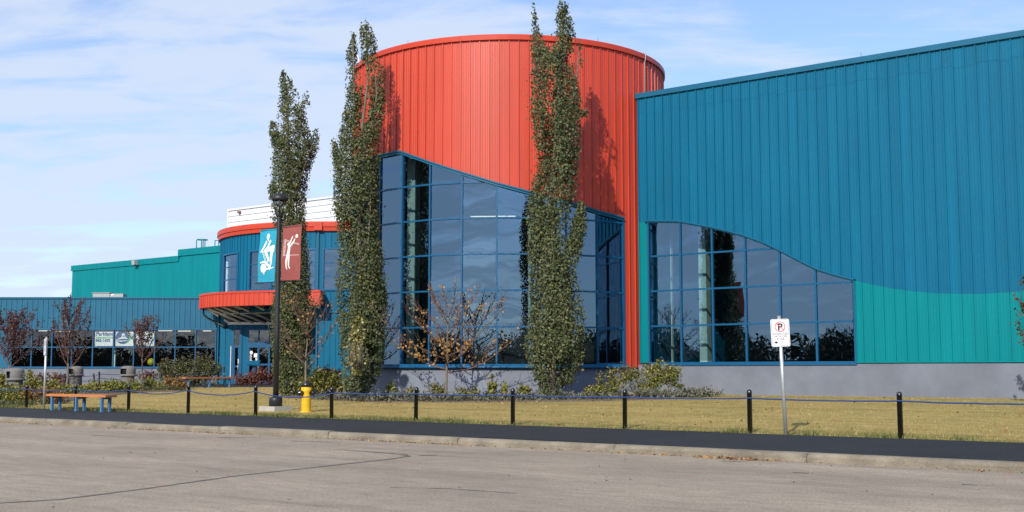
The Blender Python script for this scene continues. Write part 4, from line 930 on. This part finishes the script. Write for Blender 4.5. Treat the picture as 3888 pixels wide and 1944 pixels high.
# ------------------------------------------------------------------ litter bins
def make_bin():
    t = thing('litter_bin', '', 'litter bin', group='domed litter bins by the annex')
    mb = MB(); mb.lathe([(.24, 0), (.25, .04), (.245, .62), (.255, .66)], 24); mb.build('barrel', CANM, t)
    mb = MB(); mb.lathe([(.27, .655), (.315, .66), (.325, .70), (.30, .735), (.285, .74)], 24); mb.build('rim', CANM, t)
    d = MB(); prof = [(.285, .738), (.29, .86), (.285, .98), (.25, 1.05), (.17, 1.085), (.08, 1.095), (.002, 1.097)]
    n = 28; rings = [[d.P((r*math.cos(2*PI*k/n), r*math.sin(2*PI*k/n), z)) for k in range(n)] for r, z in prof]
    ho = set(range(15, 20))                                                       # the opening faces left front
    for i, (a, b) in enumerate(zip(rings, rings[1:])):
        for k in range(n):
            if i in (0, 1) and k in ho: continue
            d.Fc((a[k], a[(k+1) % n], b[(k+1) % n], b[k]), True)
    d.build('domed_lid', CANM, t)
    mb = MB(); mb.lathe([(.2, .745), (.2, 1.0)], 16); mb.build('opening', DARK, t)
    return t
bins = [(55, 39.5, 1397, 'grey domed litter bin furthest left behind the shrubs'), (286, 48, 1390, 'grey domed litter bin beside the pale trunk of the tall red leaved tree'), (484, 45.5, 1389, 'grey domed litter bin left of the small red leaved tree')]
t0 = make_bin()
for i, (px, Y, yt, lab) in enumerate(bins):
    p = onY(px, Y); o = t0 if i == 0 else dup(t0, p); o.location = p; o['label'] = lab; s = (at(px, yt, Y).z - p.z)/1.097; o.scale = (1, 1, s); o.rotation_euler.z = .15*i

# ------------------------------------------------------------------ signs
def sign(name, label, px, pb, Y, htot, facing, lean, w, h, narrow):
    p = onY(px, Y); t = thing(name, label, 'sign', p, facing); t.rotation_euler.y = lean
    mb = MB(); mb.tube([(0, 0, -.1), (0, 0, htot)], .03, 10); mb.tube([(0, 0, htot-.001), (0, 0, htot+.012)], .034, 10); mb.build('pole', GALV, t)
    zc = htot-.04-h/2
    def rr(w, h, r, y, z0): 
        pts = []
        for cx_, cz_, a0 in ((w/2-r, h/2-r, 0), (-w/2+r, h/2-r, PI/2), (-w/2+r, -h/2+r, PI), (w/2-r, -h/2+r, 1.5*PI)):
            for k in range(6): a = a0+PI/2*k/5; pts.append((cx_+r*math.cos(a), cz_+r*math.sin(a)))
        return [(x, y, z0+z) for x, z in pts]
    mb = MB(); f_ = rr(w, h, .03, -.036, zc); b_ = rr(w, h, .03, -.032, zc); i0 = [mb.P(q) for q in f_]; i1 = [mb.P(q) for q in b_]; mb.Fc(i0[::-1] if False else i0); mb.Fc(i1[::-1])
    for k in range(len(i0)): mb.Fc((i0[k], i1[k], i1[(k+1) % len(i0)], i0[(k+1) % len(i0)]))
    pt = mb.build('plate', SIGNW, t)
    F2 = lambda off: (lambda x, z: (x, -.036-off, zc+z))
    mb = MB(); o_ = rr(w-.022, h-.022, .025, -.0365, zc); i_ = rr(w-.034, h-.034, .02, -.0365, zc); i0 = [mb.P(q) for q in o_]; i1 = [mb.P(q) for q in i_]
    for k in range(len(i0)): mb.Fc((i0[k], i1[k], i1[(k+1) % len(i0)], i0[(k+1) % len(i0)]))
    if not narrow:
        for k, s in enumerate(('PASSENGER', 'DROP OFF', 'ZONE')): add_text(mb, s, .047, lambda x, y, k=k: F2(.001)(x*1.02, -.032-.043*k+y), 'CENTER', .0003)
        mb.poly([F2(.001)(-.105, -.155), F2(.001)(-.068, -.182), F2(.001)(-.068, -.128)]); mb.poly([F2(.001)(-.070, -.165), F2(.001)(-.045, -.165), F2(.001)(-.045, -.145), F2(.001)(-.070, -.145)])
    else:
        for k in range(4): mb.poly([F2(.001)(-.09, -.03-.03*k), F2(.001)(.09, -.03-.03*k), F2(.001)(.09, -.018-.03*k), F2(.001)(-.09, -.018-.03*k)])
        for s in (-1, 1): mb.poly([F2(.001)(s*.11, -.175), F2(.001)(s*.07, -.2), F2(.001)(s*.07, -.15)])
    add_text(mb, 'P', .155, lambda x, y: F2(.001)(x, .045+y), 'CENTER', .006); mb.build('print', SIGNK, pt, label='black letter P, words, arrow and border')
    mb = MB(); flat_ring(mb, (0, .10), .072, .085, F2(.002)); stroke(mb, [(-.055, .155), (.055, .045)], .012, F2(.002)); mb.build('print', SIGNR, pt, label='red crossed circle')
    return t
Yr = lineX(2984, .05).y
sign('parking_sign', 'white no parking passenger drop off sign leaning on a galvanised pole', 2984, 0, Yr, at(2955, 1190, Yr).z - gz(7, 20), -.10, -.035, .30, .45, False)
Ylf = lineX(166, .05).y
sign('parking_sign', 'narrow side turned white parking sign on a pole left of the orange bench', 166, 0, Ylf, at(168, 1281, Ylf).z - .17, -1.02, .01, .30, .45, True)

# ------------------------------------------------------------------ poplars
def poplar(label, px, Y, base_py, strands, trunk_px, dens, seed, limbs, yellow=None):
    p = onY(px, Y); t = thing('poplar_tree', label, 'tree', p, 0, 'columnar poplars by the tower'); rr = np.random.default_rng(seed); allp = []; alln = []
    sc = Y/F
    for st, dn in strands:
        w = [(at(x, y, Y) - p, r*sc) for x, y, r in st]
        for (a, ra), (b, rb) in zip(w, w[1:]):
            Ln = (b-a).length; hf = max(0, min(1, ((a.z+b.z)/2-2.5)/8)); n = int(dens*dn*Ln*(ra+rb)/2*(1-.30*hf))
            if n < 1: continue
            f = rr.random(n); th_ = rr.random(n)*2*PI; rad = rr.random(n)**.42 * 1.05; rad = np.where(rr.random(n) < .05, rad*(1+.28*rr.random(n)), rad)
            rr_ = ra+(rb-ra)*f
            P = np.array(a)[None]*(1-f)[:, None] + np.array(b)[None]*f[:, None]
            P[:, 0] += np.cos(th_)*rad*rr_; P[:, 1] += np.sin(th_)*rad*rr_*.9; P[:, 2] += rr.normal(size=n)*.05
            allp.append(P); alln.append(np.stack([np.cos(th_), np.sin(th_), np.full(n, .35)], 1))
    P = np.concatenate(allp); NN = np.concatenate(alln)
    q = P*np.array([1, 1, .38]); nv = vnoise(q, 2.7, seed)*.62 + vnoise(P, 6.0, seed+3)*.38; hz_ = np.clip((P[:, 2]-3)/8, 0, 1)
    keep = nv > .385 + .035*hz_ + .14*(vnoise(P*np.array([1, 1, .5]), 1.1, seed+5)-.5) + rr.normal(size=len(P))*.05
    P = P[keep]; NN = NN[keep]; P += rr.normal(size=P.shape)*.025
    leaves('crown', P, .071, POP, t, seed, nrm=NN)
    if yellow:
        w = [(at(x, y, Y-.55) - p, r*sc) for x, y, r in yellow]; ys = []
        for (a, ra), (b, rb) in zip(w, w[1:]):
            n = 150; f = rr.random(n); P = np.array(a)[None]*(1-f)[:, None]+np.array(b)[None]*f[:, None]; P += rr.normal(size=P.shape)*np.array([ra*.5, .08, .04]); ys.append(P)
        leaves('yellow_leaves', np.concatenate(ys), .085, POPY, t, seed+9)
    mb = MB(); tp = [at(x, y, Y) - p for x, y in trunk_px]; tp = [Vector((0, 0, -.1))] + tp; n = len(tp); mb.tube(tp, [.10*(1-i/(n))+.010 for i in range(n)], 8); mb.build('trunk', BARKP, t)
    mb = MB()
    for st in limbs:
        w = [at(x, y, Y + rr.uniform(-.3, .2)) - p for x, y in st]; mb.tube(w, [.030*(1-i/len(w))+.006 for i in range(len(w))], 5)
    for k in range(45):                       # upright twigs that show through the foliage
        i = rr.integers(0, len(P)); a = Vector(P[i]); a.z = min(a.z, P[:, 2].max()*.80); mb.tube([a, a+Vector((rr.normal()*.06, rr.normal()*.06, .35)), a+Vector((rr.normal()*.12, rr.normal()*.1, .8))], [.009, .006, .003], 4)
    mb.build('limbs', BARKP, t)
    return t
P1 = [([(1108, 1495, 42), (1108, 1440, 62), (1108, 1380, 70), (1105, 1300, 72), (1110, 1220, 75), (1110, 1150, 72), (1108, 1080, 68), (1105, 1000, 65), (1100, 900, 62), (1100, 850, 60), (1100, 800, 60), (1097, 740, 68), (1100, 700, 70), (1105, 650, 72), (1115, 600, 76), (1118, 560, 80), (1114, 520, 72), (1108, 470, 56), (1107, 420, 50), (1103, 370, 42), (1093, 330, 27), (1080, 300, 17), (1072, 272, 4)], 1.0),
      ([(1150, 640, 30), (1185, 560, 26), (1198, 520, 14), (1200, 490, 6)], .5), ([(1060, 560, 24), (1038, 500, 18), (1036, 462, 6)], .8), ([(1050, 760, 20), (1030, 710, 12)], .7), ([(1160, 400, 18), (1160, 350, 6)], .7)]
P2 = [([(1358, 1505, 40), (1365, 1450, 60), (1378, 1380, 76), (1376, 1270, 88), (1374, 1160, 90), (1369, 1050, 90), (1371, 960, 80), (1360, 870, 76), (1350, 780, 86), (1352, 680, 82), (1354, 600, 84), (1362, 540, 62)], 1.0),
      ([(1325, 550, 44), (1333, 460, 34), (1348, 380, 32), (1345, 310, 32), (1335, 245, 22), (1338, 190, 19), (1342, 150, 8), (1341, 125, 3)], .85), ([(1395, 540, 45), (1418, 480, 34), (1432, 410, 30), (1430, 350, 30), (1425, 300, 30)], .95),
      ([(1420, 310, 40), (1415, 250, 46), (1405, 215, 30)], .50), ([(1395, 235, 24), (1405, 180, 30), (1393, 130, 29), (1386, 85, 15), (1383, 52, 3)], .7), ([(1290, 620, 26), (1272, 570, 14), (1268, 530, 5)], .7), ([(1430, 1170, 40), (1445, 1090, 24)], .7)]
P3 = [([(2100, 1508, 42), (2106, 1457, 62), (2110, 1385, 98), (2106, 1314, 110), (2112, 1243, 104), (2116, 1171, 97), (2104, 1100, 90), (2099, 1028, 84), (2090, 957, 86), (2076, 885, 68), (2080, 815, 76), (2096, 743, 86), (2106, 670, 80), (2118, 610, 80), (2118, 540, 86), (2110, 460, 96), (2112, 385, 93), (2105, 300, 84), (2092, 215, 74), (2090, 190, 60)], 1.0),
      ([(2050, 220, 34), (2040, 150, 24), (2034, 110, 14), (2030, 60, 7), (2028, 15, 6)], .5), ([(2135, 220, 44), (2140, 180, 40), (2142, 130, 40), (2138, 75, 32), (2135, 40, 16), (2128, 12, 5)], .9), ([(2145, 60, 14), (2150, 15, 5)], .7),
      ([(2160, 1000, 30), (2182, 940, 28), (2192, 880, 30), (2203, 820, 24), (2207, 770, 6)], .9), ([(2190, 260, 22), (2203, 200, 10), (2203, 160, 3)], .35), ([(2205, 450, 24), (2222, 420, 10)], .6)]
DENS = 7900
poplar('shortest slender poplar left of the tower, behind the lamp post and banners', 1108, 39.0, 1497, P1, [(1108, 1300), (1106, 1000), (1102, 700), (1090, 420), (1078, 300)], DENS, 21, [[(1106, 1100), (1125, 850), (1130, 600)], [(1108, 900), (1085, 700), (1075, 450)], [(1108, 800), (1150, 650), (1190, 540)]])
poplar('tall slender poplar at the left edge of the red tower, with yellow patch', 1357, 35.5, 1510, P2, [(1360, 1300), (1365, 1000), (1362, 700), (1370, 520), (1398, 300), (1390, 90)], DENS, 22, [[(1362, 800), (1335, 560), (1345, 350), (1340, 150)], [(1366, 620), (1410, 500), (1430, 360), (1425, 260)], [(1360, 1100), (1400, 900), (1410, 700)]], [(1357, 1200, 26), (1362, 1260, 30), (1358, 1320, 32), (1352, 1370, 26), (1362, 1420, 14)])
poplar('full tall poplar in front of the red tower right of its middle', 2095, 33.0, 1508, P3, [(2098, 1300), (2102, 1000), (2098, 750), (2112, 500), (2128, 250), (2138, 40)], DENS, 23, [[(2100, 800), (2070, 550), (2045, 250), (2030, 30)], [(2104, 950), (2110, 820), (2116, 690)], [(2106, 1100), (2170, 980), (2205, 800)], [(2115, 560), (2180, 380), (2200, 180)]])

# ------------------------------------------------------------------ small trees
def small_tree(name, label, p, H, fork, spread, nl, seed, lm, nleaf, lsize, trunk_r=.045, up=.6, low_flat=0., leaf_band=None, bark=BARK, lean=(0, 0), group=None):
    rr = random.Random(seed); t = thing(name, label, 'tree', p, 0, group); tm = MB(); lmB = MB(); tips = []
    trunk = [Vector((lean[0]*f+rr.uniform(-.02, .02), lean[1]*f+rr.uniform(-.02, .02), -.08 + (H*.80+.08)*f)) for f in [i/8 for i in range(9)]]
    tm.tube(trunk, [trunk_r*(1-.85*i/8) for i in range(9)], 8); tm.build('trunk', bark, t)
    def tp(h): f = max(0, min(1, h/(H*.8))); i = min(7, int(f*8)); return trunk[i].lerp(trunk[i+1], f*8-i)
    for k in range(nl):
        f = k/max(1, nl-1); h = fork+(H*.76-fork)*f; az = k*2.4+rr.uniform(-.4, .4); Ln = spread*(1-.62*f)*rr.uniform(.75, 1.1); el = (up + .25*f)*(1 - low_flat*(1-f))
        b = tp(h); pts = [b]; d = Vector((math.cos(az)*math.cos(el), math.sin(az)*math.cos(el), math.sin(el))); cur = b.copy(); ns = 6
        for j in range(ns):
            d = (d + Vector((rr.uniform(-.18, .18), rr.uniform(-.18, .18), .10*up+rr.uniform(-.06, .10)))).normalized(); cur = cur + d*Ln/ns*1.15; pts.append(cur.copy())
        r0 = trunk_r*.40*(1-.5*f); lmB.tube(pts, [r0*(1-.85*j/ns)+.003 for j in range(ns+1)], 5)
        for j in range(1, ns+1):
            for _ in range(3):
                d2 = (d + Vector((rr.uniform(-.9, .9), rr.uniform(-.9, .9), rr.uniform(-.2, .9)))).normalized(); l2 = Ln*rr.uniform(.16, .34); a = pts[j]; mid = a+d2*l2*.5+Vector((0, 0, .03)); e = a+d2*l2+Vector((0, 0, .06*up))
                lmB.tube([a, mid, e], [.0055, .004, .002], 4); tips += [(mid, a, e)]
    lmB.build('branches', TWIG, t)
    P = []
    while len(P) < nleaf:
        m_, a, e = rr.choice(tips); f = rr.random(); q = a.lerp(e, f) + Vector((rr.gauss(0, .04), rr.gauss(0, .04), rr.gauss(0, .04)))
        if leaf_band and rr.random() > (1 if leaf_band[0] < q.z < leaf_band[1] else leaf_band[2]): continue
        P.append(q)
    if P: leaves('crown', np.array(P), lsize, lm, t, seed)
    return t
RG_ = 'young red leaved trees by the annex'
small_tree('ornamental_tree', 'dark red leaved young tree cut by the left edge of the photo', onY(30, 44), 3.05, 1.0, 1.75, 17, 41, REDL, 2900, .068, .04, .72, group=RG_)
small_tree('ornamental_tree', 'tallest red leaved young tree, thin at the top, behind the white sign', onY(254, 44.5), 3.9, .95, 1.65, 19, 42, REDL, 1700, .064, .05, .80, bark=BARKP, group=RG_)
small_tree('ornamental_tree', 'small red leaved young tree in front of the window banner', onY(538, 48), 3.05, 1.1, 1.45, 15, 43, REDL, 1500, .064, .042, .74, bark=BARKP, group=RG_)
small_tree('bare_tree', 'nearly bare young tree between hydrant and first poplar with few orange leaves', onY(1161, 37.2), 3.5, .95, 1.9, 14, 44, ORL, 130, .08, .045, .52, group=None)
small_tree('autumn_tree', 'spreading young tree with orange leaves in front of the tower glass', onY(1695, 33.6), 3.35, .85, 2.25, 20, 45, ORL, 900, .068, .046, .62, .90, (.95, 1.75, .14), bark=BARKP, lean=(.05, 0))
pr2 = lineX(4042, 10.4)
small_tree('ornamental_tree', 'reddish leaved tree reaching in from the right edge of the photo', pr2, 3.3, .5, 1.6, 20, 46, mat('green_and_red_leaf', (0, 0, 0), .55, island=[(.05, .07, .025), (.08, .085, .03), (.11, .05, .03), (.04, .06, .02)], transl=.2), 2400, .075, .05, .6)

# ------------------------------------------------------------------ shrubs
def bush(label, px, Y, lumps, lm, n, lsize, seed, name='shrub', group=None, stems=14, cat='shrub', thin=.44):
    """lumps: (photo x, photo y of centre, half width px, half height px)"""
    p = onY(px, Y); t = thing(name, label, cat, p, 0, group); rr = np.random.default_rng(seed); A = sum(l[2]*l[3] for l in lumps); out = []; sc = Y/F; mb = MB()
    for x, y, w, h in lumps:
        k = int(n*w*h/A*1.5); yy = Y + rr.uniform(-.1, .15); c = np.array(at(x, y, yy) - p); u = rr.normal(size=(k, 3)); u /= np.linalg.norm(u, axis=1)[:, None]; rad = rr.random(k)**.62*(1+.18*rr.normal(size=k))
        P = c + u*rad[:, None]*np.array([w*sc, min(w, h*1.3)*sc*.8, h*sc])*1.05; out.append(P)
        for _ in range(max(2, stems//len(lumps))):
            d = rr.normal(size=3)*.5; e = Vector(c + d*np.array([w*sc, w*sc*.6, h*sc*.7])); b = Vector((c[0]*.8+rr.normal()*w*sc*.25, rr.normal()*.12, -.03)); mb.tube([b, b.lerp(e, .5)+Vector((0, 0, .05)), e], [.012, .008, .004], 4)
        for _ in range(max(4, int(w*h/70))):                 # leafy shoots that break the outline
            d = rr.normal(size=3); d[2] = abs(d[2])*1.1+.25; d /= np.linalg.norm(d); a = c + d*np.array([w*sc, w*sc*.7, h*sc])*.72; e = c + d*np.array([w*sc, w*sc*.7, h*sc])*rr.uniform(1.05, 1.5) + np.array([0, 0, .05]); kk = int(7+5*rr.random()); f = rr.random(kk)[:, None]; out.append(a*(1-f)+e*f + rr.normal(size=(kk, 3))*.028); mb.tube([Vector(a), Vector(e)], [.006, .003], 4, False)
    P = np.concatenate(out); P = P[P[:, 2] > .01]; nv = vnoise(P, 5.0, seed)*.55+vnoise(P, 11., seed+2)*.45; P = P[nv + rr.normal(size=len(P))*.06 > thin]; cc = P.mean(0)*np.array([1, 1, .3]); NN = P-cc; NN /= np.linalg.norm(NN, axis=1)[:, None]+1e-6
    leaves('foliage', P, lsize, lm, t, seed, nrm=NN*.8+np.array([0, 0, .35])); mb.build('stems', TWIG, t); return t
SG = 'shrubs around the building'
bush('broad yellow green bush with upright tips in front of the concrete base', 2480, 33.6, [(2395, 1435, 40, 36), (2490, 1445, 62, 50), (2460, 1405, 22, 20), (2545, 1430, 40, 40), (2575, 1480, 30, 24), (2430, 1480, 40, 24), (2497, 1395, 14, 18)], YGL, 4400, .062, 51, thin=.50)
bush('sparse yellow green bush left of the broad one below the red strip', 2320, 33.4, [(2290, 1462, 30, 38), (2335, 1450, 34, 40), (2370, 1440, 26, 46), (2260, 1485, 26, 18), (2225, 1495, 20, 12), (2310, 1490, 40, 14)], YGL, 1700, .062, 52, thin=.52)
for i, (px, w, h, lab) in enumerate(((1482, 22, 42, 'low yellow shrub at the foot of the second poplar, right side'), (1545, 34, 30, 'wide low yellow shrub at the left foot of the tower'), (1650, 34, 42, 'thin tall yellow green shrub left of the orange tree trunk'),
                                     (1755, 30, 30, 'low yellow shrub right of the orange tree trunk'), (1800, 20, 28, 'small yellow shrub under the middle tower glass'), (1868, 22, 60, 'tall wispy yellow shrub against the tower base'), (1910, 12, 50, 'thin reddish stem shrub against the tower base'), (1992, 24, 36, 'low yellow shrub left of the third poplar foot'))):
    bush(lab, px, 33.9+.12*(i % 3), [(px, 1508-h*.6, w, h*.6), (px+w*.5, 1508-h*.35, w*.8, h*.4)], YGL, 520, .07, 60+i, thin=.50, stems=6, group='low yellow shrubs along the tower')
bush('green and yellow shrub mass between the first and second poplars', 1240, 38.6, [(1180, 1460, 50, 28), (1235, 1450, 60, 42), (1275, 1470, 40, 30), (1150, 1480, 30, 22), (1215, 1420, 24, 22)], YGL, 4200, .07, 71)
bush('reddish topped shrub behind the green mass beside the second poplar', 1282, 41.5, [(1275, 1430, 32, 26), (1240, 1415, 24, 18)], RBL, 900, .07, 72)
bush('red brown clipped shrub in front of the entrance doors', 965, 57.5, [(920, 1445, 30, 24), (985, 1432, 45, 32), (1015, 1440, 28, 26), (955, 1450, 40, 20)], RBL, 3600, .075, 73)
bush('large olive green bush between the annex windows and far bench', 715, 55.5, [(640, 1420, 46, 46), (700, 1405, 50, 44), (770, 1400, 55, 44), (810, 1420, 34, 40), (740, 1440, 60, 26), (625, 1400, 22, 26)], GRL, 6500, .085, 74)
bush('rust brown shrub at the left end of the far bench', 655, 46, [(655, 1455, 32, 24), (690, 1460, 20, 16)], ORB, 1300, .07, 75)
bush('green shrub right of the young tree trunk', 590, 46.5, [(570, 1462, 32, 26), (610, 1470, 30, 20)], YGL, 1500, .07, 76)
bush('dark red low shrub behind the rightmost litter bin', 575, 52, [(560, 1428, 38, 18)], RBL, 900, .07, 77)
bush('green yellow shrub hiding the foot of the rightmost litter bin', 455, 43.5, [(425, 1466, 40, 22), (470, 1468, 26, 16), (512, 1464, 24, 24)], YGL, 2600, .07, 78)
bush('green shrub hiding the foot of the middle litter bin', 330, 44, [(300, 1482, 40, 17), (350, 1474, 30, 22)], YGL, 2200, .07, 79)
bush('dark red hedge along the annex wall left of the middle bin', 205, 50, [(150, 1445, 40, 20), (210, 1440, 45, 20), (250, 1445, 25, 22)], RBL, 1700, .075, 80)
bush('wide yellow green shrub behind the white sign pole', 170, 39.5, [(130, 1465, 46, 22), (200, 1468, 46, 22), (250, 1480, 40, 16)], YGL, 2900, .07, 81)
bush('green shrub around the leftmost litter bin', 60, 38.4, [(20, 1484, 40, 22), (75, 1488, 42, 18), (112, 1440, 16, 28), (6, 1440, 14, 30)], YGL, 2600, .07, 82)
bush('rusty orange shrub behind the left bollard and sign pole', 150, 35.2, [(110, 1505, 34, 24), (165, 1500, 44, 26), (215, 1508, 30, 20)], ORB, 2600, .065, 83)
bush('low green shrub at the lower left corner of the lawn', 35, 35.0, [(20, 1505, 50, 24), (75, 1518, 30, 16), (-30, 1500, 40, 26)], YGL, 2200, .065, 84)
bed([onY(x, Y)[:2] for x, Y in ((-120, 34.4), (40, 34.2), (250, 36), (330, 40), (560, 44.5), (690, 45), (690, 51), (400, 56), (-120, 56))])
bed([onY(x, Y)[:2] for x, Y in ((1050, 37.6), (1250, 35.0), (1450, 32.9), (1700, 32.4), (2000, 31.9), (2300, 31.8), (2600, 32.4), (2720, 33.6), (2600, 35.5), (2380, 36.8), (1944, 34.9), (1500, 36.2), (1330, 39), (1150, 41))])
# low juniper along the tower bed and left bed
def scatter_cover(name, pts, hgt, n, m, size, seed, label_kind='stuff'):
    rr = np.random.default_rng(seed); out = []
    for (x0, Y0), (x1, Y1) in zip(pts, pts[1:]):
        k = n//(len(pts)-1); f = rr.random(k)
        for i in range(k):
            q = onY(x0+(x1-x0)*f[i], Y0+(Y1-Y0)*f[i]); h_ = hgt*(.4+.9*vnoise(np.array([[q.x, q.y, 0]]), 1.7, seed)[0]); out.append((q.x+rr.normal()*.22, q.y+rr.normal()*.16, q.z+.04+abs(rr.normal())*h_*.5))
    return leaves(name, np.array(out), size, m, None, seed, aspect=.35, kind=label_kind)
scatter_cover('ground_cover', [(1210, 36.0), (1440, 33.4), (1700, 32.8), (2000, 32.4), (2300, 32.4), (2560, 33.0), (2690, 33.8)], .20, 6500, JUN, .12, 91)
scatter_cover('ground_cover', [(-60, 34.6), (100, 34.5), (230, 36.0)], .14, 1300, GRL, .09, 92)
scatter_cover('ground_cover', [(330, 43), (560, 45.2), (700, 46)], .16, 1200, GRL, .09, 93)
# ------------------------------------------------------------------ grass blades and litter
def blades(name, S_, D_, h, w, m, seed):
    rr = np.random.default_rng(seed); n = len(S_); X = P0.x+E1.x*S_+E2.x*D_; Y = P0.y+E1.y*S_+E2.y*D_; Z = .165+.32*np.clip(D_/13, 0, 1); th_ = rr.random(n)*PI*2; hh = h*(.5+rr.random(n)); ln = rr.normal(size=(n, 2))*.45
    V = np.empty((n, 3, 3)); ww = w*(.6+.8*rr.random(n))
    V[:, 0] = np.stack([X-np.cos(th_)*ww, Y-np.sin(th_)*ww, Z], 1); V[:, 1] = np.stack([X+np.cos(th_)*ww, Y+np.sin(th_)*ww, Z], 1); V[:, 2] = np.stack([X+ln[:, 0]*hh, Y+ln[:, 1]*hh, Z+hh], 1)
    return np_mesh(name, V.reshape(-1, 3), np.arange(n*3).reshape(n, 3), m, None, kind='stuff')
n = 90000; s_ = R_.uniform(-36, 9, n); d_ = R_.random(n)**1.3*15
dens = vnoise(np.stack([s_, d_*2, d_*0], 1), .9, 5); k = R_.random(n) < .35+.65*dens
blades('grass', s_[k], d_[k], .034, .005, GRS, 31)
n = 42000; s_ = R_.uniform(-36, 9, n); d_ = np.abs(R_.normal(size=n))*.28 - .05
dens = vnoise(np.stack([s_, d_*0, d_*0], 1), 1.6, 8); k = R_.random(n) < np.clip((dens-.40)*2.2, .04, 1)
blades('grass', s_[k], d_[k], .075, .007, GRG, 32)
n = 2600; s_ = R_.uniform(-34, 8, n); w = vnoise(np.stack([s_, s_*0, s_*0], 1), .55, 3); k = R_.random(n) < np.clip((w-.3)*1.6, .12, 1); s_ = s_[k]; d_ = -3.14-np.abs(R_.normal(size=len(s_)))*.06
leaves('leaf_litter', np.stack([P0.x+E1.x*s_+E2.x*d_, P0.y+E1.y*s_+E2.y*d_, np.full(len(s_), .012)], 1), .035, LITT, None, 33, flat=.93, kind='stuff')
s_ = R_.normal(size=160)*.28 + sd(*pln(2790, 1738, Vector((0, 0, .02)), Vector((0, 0, 1)))[:2])[0]; d_ = -3.16-np.abs(R_.normal(size=160))*.09
leaves('leaf_litter', np.stack([P0.x+E1.x*s_+E2.x*d_, P0.y+E1.y*s_+E2.y*d_, np.full(160, .014)], 1), .06, LITT, None, 34, flat=.9, kind='stuff')
n = 420; s_ = R_.uniform(-30, 6, n); d_ = R_.random(n)*13
leaves('leaf_litter', np.stack([P0.x+E1.x*s_+E2.x*d_, P0.y+E1.y*s_+E2.y*d_, .20+.32*np.clip(d_/13, 0, 1)], 1), .06, LITT, None, 35, flat=.9, kind='stuff')
n = 500; s_ = R_.uniform(-30, 6, n); d_ = -3.2-R_.random(n)**2*9
leaves('grit', np.stack([P0.x+E1.x*s_+E2.x*d_, P0.y+E1.y*s_+E2.y*d_, np.full(n, .008)], 1), .022, LITT, None, 36, flat=.8, kind='stuff')
# ------------------------------------------------------------------ the wooded edge of the parking lot behind the camera, which the glass reflects
out = []
rr = np.random.default_rng(77)
for k in range(230):
    r = rr.uniform(100, 130); ang_ = math.radians(165 + 210*(k+rr.random())/230); x, y = r*math.cos(ang_), r*math.sin(ang_)
    h = rr.uniform(4.0, 7.5); n = 1100; u = rr.normal(size=(n, 3)); u /= np.linalg.norm(u, axis=1)[:, None]; out.append(np.array([x, y, h*.5]) + u*(rr.random(n)**.4)[:, None]*np.array([rr.uniform(3, 6), 3, h*.55]))
P = np.concatenate(out); P = P[(P[:, 2] > 0) & ((P[:, 1] < 20) | (np.abs(P[:, 0]) > 90))]
leaves('treeline', P, .42, FARL, None, 78, kind='stuff')
